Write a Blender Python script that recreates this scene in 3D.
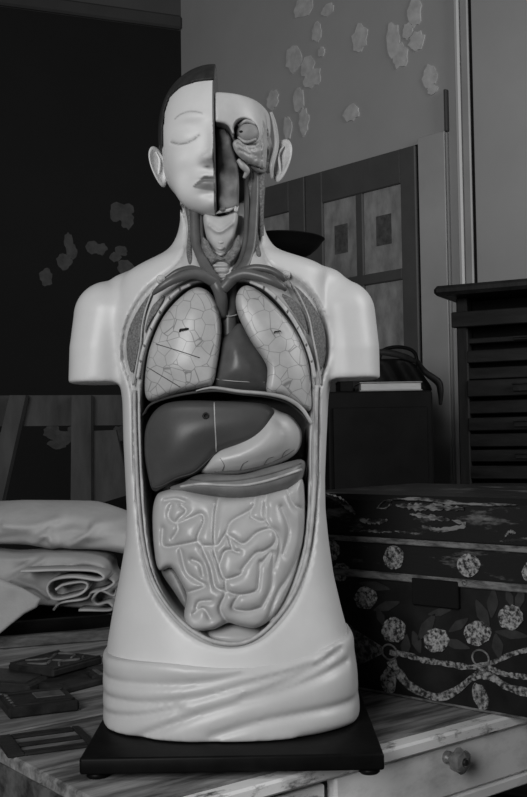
import bpy, bmesh, math, random
import numpy as np
from mathutils import Vector, Matrix
random.seed(7); rng = np.random.default_rng(7)
for o in list(bpy.data.objects): bpy.data.objects.remove(o)
SC = bpy.context.scene; COL = SC.collection

# ------------------------------------------------------------------ camera
FPX, CXP, CYP = 1050.0, 263.5, 398.5
CAM = np.array([0.0, -1.40, 0.383]); PITCH = math.atan(41.5/FPX); ROLL = math.radians(0.9)
_d = np.array([0, math.cos(PITCH), math.sin(PITCH)]); _u = np.array([0, -math.sin(PITCH), math.cos(PITCH)]); _r = np.array([1.0, 0, 0])
RC = _r*math.cos(ROLL) - _u*math.sin(ROLL); UC = _u*math.cos(ROLL) + _r*math.sin(ROLL)
cd = bpy.data.cameras.new('camera'); cam = bpy.data.objects.new('camera', cd); COL.objects.link(cam)
cd.sensor_fit = 'VERTICAL'; cd.sensor_height = 36.0; cd.lens = FPX/797*36.0; cd.clip_start = .05
m = Matrix.Identity(4)
for i in range(3):
    m[i][0] = RC[i]; m[i][1] = UC[i]; m[i][2] = -_d[i]; m[i][3] = CAM[i]
cam.matrix_world = m; SC.camera = cam

# ------------------------------------------------------------------ world, lights, exposure
SC.view_settings.view_transform = 'Standard'; SC.view_settings.look = 'None'
SC.view_settings.gamma = 1.0; SC.view_settings.use_curve_mapping = False; SC.view_settings.exposure = 0.0
W = bpy.data.worlds.new('room_ambient'); SC.world = W; W.use_nodes = True
W.node_tree.nodes['Background'].inputs[0].default_value = (.5, .5, .5, 1); W.node_tree.nodes['Background'].inputs[1].default_value = 0.02
def area(name, loc, target, sx, sy, power):
    l = bpy.data.lights.new(name, 'AREA'); l.shape = 'RECTANGLE'; l.size = sx; l.size_y = sy; l.energy = power
    o = bpy.data.objects.new(name, l); COL.objects.link(o); o.location = loc
    o.rotation_euler = (Vector(target)-Vector(loc)).to_track_quat('-Z', 'Y').to_euler(); return o
area('window_light_key', (-1.15, -2.75, 1.25), (0, 0, .45), 1.1, 1.5, 68)
area('window_light_side', (1.75, -.25, 1.35), (.3, .9, .6), 0.7, 1.3, 22)

# ------------------------------------------------------------------ pixel tracing: a point of the photo at a known depth / height
def ray(px, py):
    px = np.asarray(px, float); py = np.asarray(py, float)
    a = (px-CXP)/FPX; b = -(py-CYP)/FPX
    return _d + a[..., None]*RC + b[..., None]*UC
def U(px, py, Y):
    d = ray(px, py); t = (Y-CAM[1])/d[..., 1]; return CAM + d*t[..., None]
def G(px, py, z=0.0):
    d = ray(px, py); t = (z-CAM[2])/d[..., 2]; return CAM + d*t[..., None]
def XZ(pts, Y):
    p = np.array(pts, float); q = U(p[:, 0], p[:, 1], np.full(len(p), Y)); return q[:, [0, 2]]
def ZP(py, Y=0.0, px=230): return float(U(px, py, Y)[2])
def XP(px, py, Y=0.0): return float(U(px, py, Y)[0])

# ------------------------------------------------------------------ object helpers
ROOT = {}
def tag(o, label=None, cat=None, group=None, kind=None):
    if label: o['label'] = label
    if cat: o['category'] = cat
    if group: o['group'] = group
    if kind: o['kind'] = kind
    return o
def thing(name, loc, label, cat, rz=0.0, group=None, kind=None):
    o = bpy.data.objects.new(name, None); COL.objects.link(o); o.empty_display_size = .05
    o.location = loc; o.rotation_euler = (0, 0, rz); tag(o, label, cat, group, kind)
    ROOT[o] = Matrix.Translation(loc) @ Matrix.Rotation(rz, 4, 'Z'); return o
def obj(name, vf, mat, parent=None, smooth=True, local=False, attrs=None):
    v, f = vf
    v = np.asarray(v, float)
    Mw = ROOT.get(parent, Matrix.Identity(4)) if parent else Matrix.Identity(4)
    if not local and parent:
        Mi = np.array(Mw.inverted()); v = v @ Mi[:3, :3].T + Mi[:3, 3]
    me = bpy.data.meshes.new(name); me.from_pydata(v.tolist(), [], f.tolist() if isinstance(f, np.ndarray) else f); me.update()
    if smooth: me.polygons.foreach_set('use_smooth', [True]*len(me.polygons))
    if attrs:
        for k, a in attrs.items():
            at = me.attributes.new(k, 'FLOAT', 'POINT'); at.data.foreach_set('value', np.asarray(a, np.float32))
    me.materials.append(mat)
    o = bpy.data.objects.new(name, me); COL.objects.link(o)
    if parent: o.parent = parent
    ROOT[o] = Mw
    return o
def merge(*vfs):
    V = []; F = []; n = 0
    for v, f in vfs:
        V.append(np.asarray(v, float)); F += [[int(i)+n for i in q] for q in f]; n += len(v)
    return np.vstack(V), F
def from_bm(bm):
    bm.verts.index_update(); v = [x.co[:] for x in bm.verts]; f = [[x.index for x in p.verts] for p in bm.faces]; bm.free()
    return np.array(v), f
def box(c, s, bevel=0.002, rz=0.0, seg=1, M=None):
    bm = bmesh.new(); bmesh.ops.create_cube(bm, size=1.0)
    for v in bm.verts: v.co = Vector((v.co.x*s[0], v.co.y*s[1], v.co.z*s[2]))
    if bevel > 0: bmesh.ops.bevel(bm, geom=list(bm.edges), offset=min(bevel, min(s)*.45), segments=seg, affect='EDGES', profile=.5)
    v, f = from_bm(bm)
    if rz: 
        c_, s_ = math.cos(rz), math.sin(rz); v = v @ np.array([[c_, s_, 0], [-s_, c_, 0], [0, 0, 1]])
    v = v + np.array(c)
    if M is not None: v = v @ np.array(M)[:3, :3].T + np.array(M)[:3, 3]
    return v, f
def spline(P, n):
    P = np.array(P, float)
    if len(P) < 3:
        t = np.linspace(0, 1, n)[:, None]; return P[0]*(1-t) + P[-1]*t
    Q = np.vstack([2*P[0]-P[1], P, 2*P[-1]-P[-2]]); out = []
    ts = np.linspace(0, len(P)-1-1e-9, n)
    for t in ts:
        i = int(t); u = t-i; a, b, c, d = Q[i:i+4]
        out.append(.5*((2*b)+(-a+c)*u+(2*a-5*b+4*c-d)*u*u+(-a+3*b-3*c+d)*u**3))
    return np.array(out)
def tube(P, R, n=24, k=10, flat=1.0, closed_ends=True):
    """swept tube with tapering radius; flat squeezes it along y"""
    C = spline(P, n); Rr = np.interp(np.linspace(0, 1, n), np.linspace(0, 1, len(np.atleast_1d(R))), np.atleast_1d(R))
    T = np.gradient(C, axis=0); T /= np.linalg.norm(T, axis=1)[:, None]+1e-12
    ref = np.array([0, 1.0, 0.03]); V = []; F = []
    for i in range(n):
        a = np.cross(T[i], ref); a /= np.linalg.norm(a)+1e-12; b = np.cross(a, T[i])
        for j in range(k):
            th = 2*math.pi*j/k; V.append(C[i] + Rr[i]*(math.cos(th)*a + flat*math.sin(th)*b))
    for i in range(n-1):
        for j in range(k):
            F.append([i*k+j, i*k+(j+1) % k, (i+1)*k+(j+1) % k, (i+1)*k+j])
    if closed_ends:
        F.append(list(range(k))[::-1]); F.append([(n-1)*k+j for j in range(k)])
    return np.array(V), F
def lathe(prof, n=32, c=(0, 0, 0), axis='z'):
    V = []; F = []; m_ = len(prof)
    for r, z in prof:
        for j in range(n):
            t = 2*math.pi*j/n; V.append((r*math.cos(t), r*math.sin(t), z))
    for i in range(m_-1):
        for j in range(n):
            F.append([i*n+j, i*n+(j+1) % n, (i+1)*n+(j+1) % n, (i+1)*n+j])
    F.append(list(range(n))[::-1]); F.append([(m_-1)*n+j for j in range(n)])
    V = np.array(V)
    if axis == 'y': V = V[:, [0, 2, 1]]*np.array([1, -1, 1])
    return V+np.array(c), F
def prism(poly, y0, y1):
    """polygon in (x,z) extruded in y"""
    n = len(poly); V = [(x, y0, z) for x, z in poly]+[(x, y1, z) for x, z in poly]
    F = [list(range(n)), [n+i for i in range(n)][::-1]]+[[(i+1) % n, i, n+i, n+(i+1) % n] for i in range(n)]
    return np.array(V, float), F

# ------------------------------------------------------------------ implicit surfaces (surface nets) for sculpted shapes
def snets(F, org, h):
    nx, ny, nz = F.shape; S = F < 0
    cs = (nx-1, ny-1, nz-1); cnt = np.zeros(cs, np.int8)
    offs = [(i, j, k) for i in (0, 1) for j in (0, 1) for k in (0, 1)]
    for i, j, k in offs: cnt += S[i:nx-1+i, j:ny-1+j, k:nz-1+k]
    act = (cnt > 0) & (cnt < 8); ci = np.argwhere(act); idx = -np.ones(cs, np.int64); idx[act] = np.arange(len(ci))
    P = np.zeros((len(ci), 3)); N = np.zeros(len(ci))
    for a in offs:
        for ax in range(3):
            if a[ax]: continue
            b = list(a); b[ax] = 1
            fa = F[ci[:, 0]+a[0], ci[:, 1]+a[1], ci[:, 2]+a[2]]; fb = F[ci[:, 0]+b[0], ci[:, 1]+b[1], ci[:, 2]+b[2]]
            cr = (fa < 0) != (fb < 0); t = np.where(cr, fa/np.where(cr, fa-fb, 1), 0)
            q = np.repeat(np.array(a, float)[None], len(ci), 0); q[:, ax] += t
            P[cr] += q[cr]; N += cr
    V = (ci + P/N[:, None])*h + np.array(org)
    Q = []
    for ax in range(3):
        b, c = [(1, 2), (2, 0), (0, 1)][ax]
        s0 = [slice(None)]*3; s1 = [slice(None)]*3
        s0[ax] = slice(0, -1); s1[ax] = slice(1, None)
        A = S[tuple(s0)]; B = S[tuple(s1)]; e = np.argwhere(A != B)
        ok = (e[:, b] > 0) & (e[:, c] > 0) & (e[:, b] < F.shape[b]-1) & (e[:, c] < F.shape[c]-1); e = e[ok]
        def cell(db, dc):
            q = e.copy(); q[:, b] += db; q[:, c] += dc; return idx[q[:, 0], q[:, 1], q[:, 2]]
        q = np.stack([cell(-1, -1), cell(0, -1), cell(0, 0), cell(-1, 0)], 1)
        ins = A[e[:, 0], e[:, 1], e[:, 2]]
        q[~ins] = q[~ins][:, ::-1]; Q.append(q)
    Q = np.vstack(Q); Q = Q[(Q >= 0).all(1)]
    return V, Q
def smooth_mesh(V, Q, it=2, w=.5):
    e = np.vstack([Q[:, [0, 1]], Q[:, [1, 2]], Q[:, [2, 3]], Q[:, [3, 0]]])
    for _ in range(it):
        s = np.zeros_like(V); n = np.zeros(len(V))
        np.add.at(s, e[:, 0], V[e[:, 1]]); np.add.at(n, e[:, 0], 1)
        np.add.at(s, e[:, 1], V[e[:, 0]]); np.add.at(n, e[:, 1], 1)
        V = V*(1-w) + w*s/np.maximum(n, 1)[:, None]
    return V
def grid(lo, hi, h):
    n = [int(math.ceil((hi[i]-lo[i])/h))+1 for i in range(3)]
    return [lo[i]+h*np.arange(n[i]) for i in range(3)]
def polysd(poly, X, Z):
    """signed distance (negative inside) of points to a closed polygon"""
    poly = np.asarray(poly); d = np.full(X.shape, 1e9); ins = np.zeros(X.shape, bool)
    for (ax, az), (bx_, bz) in zip(poly, np.roll(poly, -1, 0)):
        ex, ez = bx_-ax, bz-az; t = np.clip(((X-ax)*ex+(Z-az)*ez)/(ex*ex+ez*ez+1e-15), 0, 1)
        d = np.minimum(d, (X-ax-t*ex)**2+(Z-az-t*ez)**2)
        c = ((az > Z) != (bz > Z)) & (X < ex*(Z-az)/(ez if abs(ez) > 1e-12 else 1e-12)+ax); ins ^= c
    d = np.sqrt(d); return np.where(ins, -d, d)
def linedist(lines, X, Z):
    d = np.full(X.shape, 1e9)
    for L in lines:
        for (ax, az), (bx_, bz) in zip(L[:-1], L[1:]):
            ex, ez = bx_-ax, bz-az; t = np.clip(((X-ax)*ex+(Z-az)*ez)/(ex*ex+ez*ez+1e-15), 0, 1)
            d = np.minimum(d, (X-ax-t*ex)**2+(Z-az-t*ez)**2)
    return np.sqrt(d)
def sstep(a, b, x):
    t = np.clip((x-a)/(b-a), 0, 1); return t*t*(3-2*t)
def smin(a, b, k):
    h = np.clip(.5+.5*(b-a)/k, 0, 1); return b*(1-h)+a*h - k*h*(1-h)
def smax(a, b, k): return -smin(-a, -b, k)
def capsule(X, Y, Z, a, b, ra, rb, sy=1.0):
    a = np.array(a); b = np.array(b); e = b-a; s = np.array([1, 1/sy, 1]); es = e*s
    px, py, pz = (X-a[0]), (Y-a[1])*s[1], (Z-a[2]); t = np.clip((px*es[0]+py*es[1]+pz*es[2])/(es@es), 0, 1)
    return np.sqrt((px-t*es[0])**2+(py-t*es[1])**2+(pz-t*es[2])**2)-(ra+(rb-ra)*t)
def smooth_poly(P, n=None):
    """closed Catmull-Rom through the traced points"""
    P = np.array(P, float); n = n or len(P)*4; m_ = len(P); out = []
    for s in np.linspace(0, m_, n, endpoint=False):
        i = int(s); u = s-i; a, b, c, d = P[(i-1) % m_], P[i % m_], P[(i+1) % m_], P[(i+2) % m_]
        out.append(.5*((2*b)+(-a+c)*u+(2*a-5*b+4*c-d)*u*u+(-a+3*b-3*c+d)*u**3))
    return np.array(out)
def blur2(A, s):
    r = int(3*s)+1; k = np.exp(-.5*(np.arange(-r, r+1)/s)**2); k /= k.sum()
    for ax in (0, 1):
        P = np.pad(A, [(r, r) if i == ax else (0, 0) for i in (0, 1)], mode='edge')
        A = sum(k[i]*np.take(P, range(i, i+A.shape[ax]), axis=ax) for i in range(2*r+1))
    return A
def puff(poly, yc, half, R, h=.002, relief=None, it=1, soft=.006, grow=0.0):
    """cushion shape over an (x,z) outline: yc = centre depth (number or f(x,z)), half = half thickness"""
    lo = poly.min(0)-3*h-grow; hi = poly.max(0)+3*h+grow
    xs = np.arange(lo[0], hi[0]+h, h); zs = np.arange(lo[1], hi[1]+h, h); X2, Z2 = np.meshgrid(xs, zs, indexing='ij')
    d = grow-polysd(poly, X2, Z2); YC = yc(X2, Z2) if callable(yc) else np.full(X2.shape, yc)
    H = half(X2, Z2, d) if callable(half) else np.full(X2.shape, half)
    if callable(half): H = blur2(H, soft/h)
    D = relief(X2, Z2) if relief else np.zeros(X2.shape)
    hm = float(np.max(H))+float(max(0, D.max()))
    ys = np.arange(float(YC.min())-hm-3*h, float(YC.max())+hm+3*h, h)
    q = np.maximum(R-d, 0)/R
    yy = ys[None, :, None]-YC[:, None, :]
    Hf = np.where(yy < 0, (H+D)[:, None, :], H[:, None, :])
    F = (np.sqrt(q[:, None, :]**2+(yy/np.maximum(Hf, 1e-4))**2)-1)*np.minimum(R, np.maximum(Hf, 1e-4))
    V, Q = snets(F, (xs[0], ys[0], zs[0]), h)
    return smooth_mesh(V, Q, it), Q
def sph(c, r, n=16):
    bm = bmesh.new(); bmesh.ops.create_uvsphere(bm, u_segments=n, v_segments=max(6, n*2//3), radius=1)
    v, f = from_bm(bm); return v*np.array(r)+np.array(c), f

# ------------------------------------------------------------------ materials (grey photograph: neutral albedos)
MATS = {}
def lin(s): s = s/255.0; return s/12.92 if s <= .04045 else ((s+.055)/1.055)**2.4
def mat(name, g, rough=.5, var=0.0, scale=20.0, bump=0.0, bscale=60.0, metal=0.0, spec=None, stretch=(1, 1, 1), coat=0.0, sss=0.0):
    if name in MATS: return MATS[name]
    if spec is None: spec = .5 if g > .25 else .12
    M_ = bpy.data.materials.new(name); M_.use_nodes = True; nt = M_.node_tree; b = nt.nodes['Principled BSDF']; L = nt.links
    b.inputs['Base Color'].default_value = (g, g, g, 1); b.inputs['Roughness'].default_value = rough; b.inputs['Metallic'].default_value = metal
    b.inputs['Specular IOR Level'].default_value = spec; b.inputs['Coat Weight'].default_value = coat
    tc = nt.nodes.new('ShaderNodeTexCoord'); mp = nt.nodes.new('ShaderNodeMapping'); mp.inputs['Scale'].default_value = stretch
    L.new(tc.outputs['Object'], mp.inputs[0])
    if var > 0:
        n = nt.nodes.new('ShaderNodeTexNoise'); n.inputs['Scale'].default_value = scale; n.inputs['Detail'].default_value = 6
        n.inputs['Roughness'].default_value = .6
        r = nt.nodes.new('ShaderNodeMapRange'); r.inputs[1].default_value = .3; r.inputs[2].default_value = .7
        r.inputs[3].default_value = g*(1-var); r.inputs[4].default_value = g*(1+var)
        L.new(mp.outputs[0], n.inputs['Vector']); L.new(n.outputs['Fac'], r.inputs[0]); L.new(r.outputs[0], b.inputs['Base Color'])
    if bump > 0:
        n2 = nt.nodes.new('ShaderNodeTexNoise'); n2.inputs['Scale'].default_value = bscale; n2.inputs['Detail'].default_value = 4
        bp = nt.nodes.new('ShaderNodeBump'); bp.inputs['Strength'].default_value = bump; bp.inputs['Distance'].default_value = .002
        L.new(mp.outputs[0], n2.inputs['Vector']); L.new(n2.outputs['Fac'], bp.inputs['Height']); L.new(bp.outputs[0], b.inputs['Normal'])
    MATS[name] = M_; return M_
def mask_mix(M_, attr, g, lo=.3, hi=.7):
    """mix a second paint colour over a material where a painted-area mask is 1"""
    nt = M_.node_tree; b = nt.nodes['Principled BSDF']; L = nt.links
    a = nt.nodes.new('ShaderNodeAttribute'); a.attribute_name = attr
    r = nt.nodes.new('ShaderNodeMapRange'); r.inputs[1].default_value = lo; r.inputs[2].default_value = hi; L.new(a.outputs['Fac'], r.inputs[0])
    mx = nt.nodes.new('ShaderNodeMix'); mx.data_type = 'RGBA'; L.new(r.outputs[0], mx.inputs[0])
    src = b.inputs['Base Color']
    if src.is_linked: L.new(src.links[0].from_socket, mx.inputs[6])
    else: mx.inputs[6].default_value = src.default_value
    mx.inputs[7].default_value = (g, g, g, 1); L.new(mx.outputs[2], src); return mx
def crackle(M_, scale, g, width=.02, rnd=1.0):
    """thin painted cell lines"""
    nt = M_.node_tree; b = nt.nodes['Principled BSDF']; L = nt.links
    tc = nt.nodes.new('ShaderNodeTexCoord'); n = nt.nodes.new('ShaderNodeTexNoise'); n.inputs['Scale'].default_value = scale*.45; n.inputs['Detail'].default_value = 0
    ad = nt.nodes.new('ShaderNodeVectorMath'); ad.operation = 'MULTIPLY_ADD'; ad.inputs[1].default_value = (.012,)*3
    L.new(tc.outputs['Object'], n.inputs['Vector']); L.new(n.outputs['Color'], ad.inputs[0]); L.new(tc.outputs['Object'], ad.inputs[2])
    v = nt.nodes.new('ShaderNodeTexVoronoi'); v.feature = 'DISTANCE_TO_EDGE'; v.inputs['Scale'].default_value = scale; v.inputs['Randomness'].default_value = rnd
    L.new(ad.outputs[0], v.inputs['Vector'])
    r = nt.nodes.new('ShaderNodeMapRange'); r.inputs[1].default_value = width*.3; r.inputs[2].default_value = width; L.new(v.outputs['Distance'], r.inputs[0])
    mx = nt.nodes.new('ShaderNodeMix'); mx.data_type = 'RGBA'; L.new(r.outputs[0], mx.inputs[0])
    src = b.inputs['Base Color']; mx.inputs[6].default_value = (g, g, g, 1)
    fl_ = nt.nodes.new('ShaderNodeMapping'); fl_.inputs['Scale'].default_value = (1, .15, 1); L.new(ad.outputs[0], fl_.inputs[0]); L.new(fl_.outputs[0], v.inputs['Vector'])
    if src.is_linked: L.new(src.links[0].from_socket, mx.inputs[7])
    else: mx.inputs[7].default_value = src.default_value
    L.new(mx.outputs[2], src)
def skin_mat(name, g): return mat(name, g, .42, .05, 14, .05, 90, coat=.0)

# ================================================================== the room
FLOOR = -.75
def struct(name, vf, m_, parent=None, **k):
    o = obj(name, vf, m_, parent, smooth=False, **k)
    if not parent: o['kind'] = 'structure'
    return o
M_floor = mat('dark_floorboards', .045, .6, .4, 6, .2, 30, stretch=(1, 8, 1))
M_wallR = mat('grey_plaster', .37, .8, .10, 1.6, .08, 40)
M_wallL = mat('dark_painted_wall', .0105, .75, .12, 2.0, .05, 30)
M_trim = mat('pale_trim_paint', .34, .5, .12, 6, .06, 40)
M_patch = mat('pale_wall_patch', .52, .9, .2, 30)
M_patchL = mat('dull_wall_patch', .065, .9, .3, 30)
M_railm = mat('picture_rail_paint', .045, .6, .15, 5)
M_wallup = mat('upper_wall_paint', .07, .8, .1, 3)
def fl(u0, u1): return None
fp = []
for i in range(26):
    fp.append((i*.22-3.0))
floor = tag(obj('floor', box((0, .6, FLOOR-.03), (6.4, 7.0, .04), 0), mat('floor_gap', .012, .9), smooth=False), kind='structure')
me_ = None
for x in fp:
    pl = obj('plank', box((x, .6, FLOOR-.005), (.215, 7.0, .010), .002), M_floor, floor, smooth=False)
# corner of the room, the plane of the door wall (s runs from the door's right edge towards the corner)
WO = U(np.float64(418.5), np.float64(146), 1.80)*np.array([1, 1, 0]); WD = np.array([-.666, .746, 0.0]); WD /= np.linalg.norm(WD); WN = np.array([-WD[1], WD[0], 0.0])   # WN points into the room
if WN @ (CAM-WO) < 0: WN = -WN
def WP(px, py):
    d = ray(np.float64(px), np.float64(py)); t = ((WO-CAM) @ WN)/(d @ WN); p = CAM+d*t
    return float((p-WO) @ WD), float(p[2])
SC_ = WP(181, 45)[0]                                  # s of the corner
CORNER = WO+WD*SC_
LD = np.array([-.929, -.370, 0.0]); LD /= np.linalg.norm(LD); LN = np.array([-LD[1], LD[0], 0.0])
if LN @ (CAM-CORNER) < 0: LN = -LN
def LP(px, py):
    d = ray(np.float64(px), np.float64(py)); t = ((CORNER-CAM) @ LN)/(d @ LN); p = CAM+d*t
    return float((p-CORNER) @ LD), float(p[2])
def wall_vf(vf, O, Dr, N):
    """local (s, out, z) -> world"""
    v, f = vf; v = np.asarray(v); return O+v[:, :1]*Dr+v[:, 1:2]*N+np.array([0, 0, 1])*v[:, 2:3], f
def Wb(s0, s1, n0, n1, z0, z1, bev=.002): return wall_vf(box(((s0+s1)/2, (n0+n1)/2, (z0+z1)/2), (abs(s1-s0), abs(n1-n0), abs(z1-z0)), bev), WO, WD, WN)
def Lb(s0, s1, n0, n1, z0, z1, bev=.002): return wall_vf(box(((s0+s1)/2, (n0+n1)/2, (z0+z1)/2), (abs(s1-s0), abs(n1-n0), abs(z1-z0)), bev), CORNER, LD, LN)
ZTOP = 2.6
def wall_obj(name, s0, s1, n0, n1, z0, z1, O, Dr, m_):
    o = obj(name, box(((s0+s1)/2, (n0+n1)/2, (z0+z1)/2), (s1-s0, n1-n0, z1-z0), 0), m_, None, smooth=False); o.location = O; o.rotation_euler = (0, 0, math.atan2(Dr[1], Dr[0]))
    ROOT[o] = Matrix.Translation(O) @ Matrix.Rotation(math.atan2(Dr[1], Dr[0]), 4, 'Z'); o['kind'] = 'structure'; return o
wr = wall_obj('wall_right', -1.25, SC_+.1, -.10, 0, FLOOR, ZTOP, WO, WD, M_wallR)
wl = wall_obj('wall_left', -.08, 2.4, -.10, 0, FLOOR, LP(90, 16)[1]+.02, CORNER, LD, M_wallL)
zr = LP(178, 30.5)[1]
wu = wall_obj('wall_left_upper', -.08, 2.4, -.10, .002, zr, ZTOP, CORNER, LD, M_wallup)
struct('trim_1', Lb(0, 2.4, 0, .022, zr, zr+.055, .008), M_railm)
struct('baseboard_left', Lb(0, 2.4, 0, .018, FLOOR, FLOOR+.16, .004), M_railm)
# thin irregular patches, paler than the wall around them
def wall_patch(px, py, rx, ry, plane, par, m_, seed, ang=0):
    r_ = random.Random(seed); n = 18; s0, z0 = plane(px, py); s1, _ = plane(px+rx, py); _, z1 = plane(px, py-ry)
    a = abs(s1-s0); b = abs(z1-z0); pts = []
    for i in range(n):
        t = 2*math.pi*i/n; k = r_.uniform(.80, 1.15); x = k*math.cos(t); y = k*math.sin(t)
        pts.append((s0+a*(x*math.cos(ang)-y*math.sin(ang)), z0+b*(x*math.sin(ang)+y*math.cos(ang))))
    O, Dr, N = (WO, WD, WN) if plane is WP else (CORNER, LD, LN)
    v, f = prism(pts, 0.0, .0008+.00012*(seed % 30)); obj('pale_patch', wall_vf((v, f), O, Dr, N), m_, par, smooth=False)
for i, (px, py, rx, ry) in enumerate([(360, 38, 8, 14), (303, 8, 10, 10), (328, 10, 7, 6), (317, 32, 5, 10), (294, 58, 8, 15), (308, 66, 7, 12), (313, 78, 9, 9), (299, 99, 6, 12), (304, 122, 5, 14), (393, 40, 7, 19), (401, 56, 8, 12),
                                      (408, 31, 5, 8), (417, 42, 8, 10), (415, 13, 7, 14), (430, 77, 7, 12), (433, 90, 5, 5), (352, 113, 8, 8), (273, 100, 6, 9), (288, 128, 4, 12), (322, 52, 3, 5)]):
    wall_patch(px, py, rx, ry, WP, wr, M_patch, 40+i)
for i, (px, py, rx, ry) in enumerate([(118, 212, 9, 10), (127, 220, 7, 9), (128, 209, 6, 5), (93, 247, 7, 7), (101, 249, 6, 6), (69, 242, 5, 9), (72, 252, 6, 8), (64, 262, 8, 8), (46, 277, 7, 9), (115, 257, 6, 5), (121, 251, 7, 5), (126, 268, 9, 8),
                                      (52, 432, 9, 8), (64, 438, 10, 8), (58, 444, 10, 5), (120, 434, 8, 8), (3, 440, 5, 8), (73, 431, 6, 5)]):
    wall_patch(px, py, rx, ry, LP, wl, M_patchL, 90+i)

# double door with panes
M_door = mat('grey_door_paint', .085, .5, .12, 8, .06, 40)
M_pane = mat('mottled_pane', .28, .45, .35, 26, .25, 60, stretch=(1, 1, .5))
M_pdark = mat('dark_pane_patch', .09, .6, .4, 60)
M_gap = mat('door_gap', .008, .9)
zd = WP(417.5, 146)[1]; sl = WP(308, 200)[0]; wleaf = sl
stl = WP(404, 220)[0]; mu0 = WP(365.5, 220)[0]; mu1 = WP(358.5, 220)[0]; str_ = WP(325.5, 220)[0]
zt_ = WP(403, 184)[1]; zb_ = WP(403, 269)[1]; zt2 = WP(403, 280)[1]; zb2 = WP(403, 347)[1]
def leaf(name, s0, mirror):
    d = thing(name, tuple(WO+WD*s0+np.array([0, 0, FLOOR])), None, None, kind='structure')
    def sx(s): return s0+s if not mirror else s0+wleaf-s
    def bx(nm, a, b, z0, z1, n0, n1, m_, par=None, bev=.003): return obj(nm, Wb(min(sx(a), sx(b)), max(sx(a), sx(b)), n0, n1, z0, z1, bev), m_, par or d, smooth=False)
    bx('stile', .003, stl, FLOOR+.01, zd, .002, .016, M_door); bx('stile', str_, wleaf-.003, FLOOR+.01, zd, .002, .016, M_door)
    bx('mullion', mu0, mu1, zb2, zt_, .002, .0145, M_door)
    for a, b in ((zt_, zd), (zt2, zb_), (FLOOR+.01, zb2)): bx('rail', stl, str_, a, b, .002, .0155, M_door)
    for a, b in ((stl, mu0), (mu1, str_)):
        for z0, z1, top in ((zb_, zt_, 1), (zb2, zt2, 0)):
            p = bx('pane', a, b, z0, z1, .003, .007, M_pane, bev=.001)
            if top:
                w = b-a; hh_ = z1-z0
                bx('dark_patch', a+w*.28, a+w*.68, z0+hh_*.32, z0+hh_*.68, .007, .0078, M_pdark, p, .0005)  # darker rectangle laid on the middle of each upper pane
    return d
leaf('door_1', 0.0, False); leaf('door_2', wleaf, True)
struct('door_frame_gap', Wb(-.004, wleaf*2+.004, 0, .003, FLOOR, zd+.004, 0), M_gap)
# casing, conduit and corner mouldings right of the door
sc1 = WP(447, 150)[0]
struct('trim_2', Wb(sc1, -.006, 0, .012, FLOOR, WP(440, 133)[1], .002), mat('casing_paint', .38, .6, .1, 5))
struct('trim_3', wall_vf(box(((WP(448, 110)[0]), .008, (WP(448, 132)[1]+WP(448, 90)[1])/2), (.009, .016, WP(448, 90)[1]-WP(448, 132)[1]), .002), WO, WD, WN), mat('crack_paint', .06, .7))
struct('trim_7', wall_vf(box(((WP(448.5, 150)[0]), .006, (FLOOR+WP(448, 133)[1])/2), (.005, .012, WP(448, 133)[1]-FLOOR), .001), WO, WD, WN), mat('grey_conduit', .24, .6))
struct('trim_4', Wb(WP(463.5, 150)[0], WP(458.5, 150)[0], 0, .014, FLOOR, ZTOP, .005), mat('light_bead_paint', .48, .4))
struct('trim_5', Wb(WP(472, 150)[0], WP(464.5, 150)[0], 0, .009, FLOOR, ZTOP, .003), M_trim)
struct('trim_6', Wb(WP(474.5, 150)[0], WP(472.5, 150)[0], 0, .004, FLOOR, ZTOP, .0), M_gap)
# ================================================================== the anatomical torso
T0 = (XP(232, 740, -.02), -.01, 0.0)
torso = thing('anatomical_torso', T0, 'large pale anatomical torso model with open chest and half face, on black base', 'anatomical model')
M_skin = skin_mat('painted_skin', .62)
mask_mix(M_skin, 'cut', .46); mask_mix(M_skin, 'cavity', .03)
# --- rows of the trunk: photo row -> left edge, right edge, front depth, back depth
ROWS = [(190, 182, 262, .052, .060), (205, 180, 262, .052, .060), (221, 181, 263, .052, .062), (236, 178, 266, .055, .066), (248, 172, 273, .060, .072),
        (256, 163, 283, .066, .078), (262, 148, 306, .072, .082), (268, 136, 322, .075, .085), (276, 124, 330, .079, .088), (290, 118, 328, .086, .092), (320, 114, 332, .094, .098), (350, 117, 333, .100, .100),
        (386, 122, 330, .103, .100), (400, 124, 328, .103, .098), (440, 125, 326, .102, .092), (480, 127, 324.5, .101, .088), (510, 128.5, 325, .103, .088),
        (540, 127, 328, .108, .092), (575, 121, 333, .116, .100), (605, 115, 340, .123, .108), (635, 110, 348, .130, .116), (665, 107, 354, .136, .120),
        (700, 107, 357, .138, .122), (735, 108, 358, .139, .122), (760, 108, 358, .139, .122)]
_rz = np.array([ZP(r[0]) for r in ROWS]); _xl = np.array([XP(r[1], r[0]) for r in ROWS]); _xr = np.array([XP(r[2], r[0]) for r in ROWS])
_o = np.argsort(_rz)
def row(z, col):
    src = {'l': _xl, 'r': _xr, 'f': np.array([r[3] for r in ROWS]), 'b': np.array([r[4] for r in ROWS])}[col]
    zz = np.linspace(_rz.min(), _rz.max(), 400); v = np.interp(zz, _rz[_o], src[_o]); k = np.hanning(13); k /= k.sum()
    v = np.convolve(np.pad(v, 6, mode='edge'), k, 'valid'); return np.interp(z, zz, v)
CY = -.005; ZB = .0262
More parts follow.
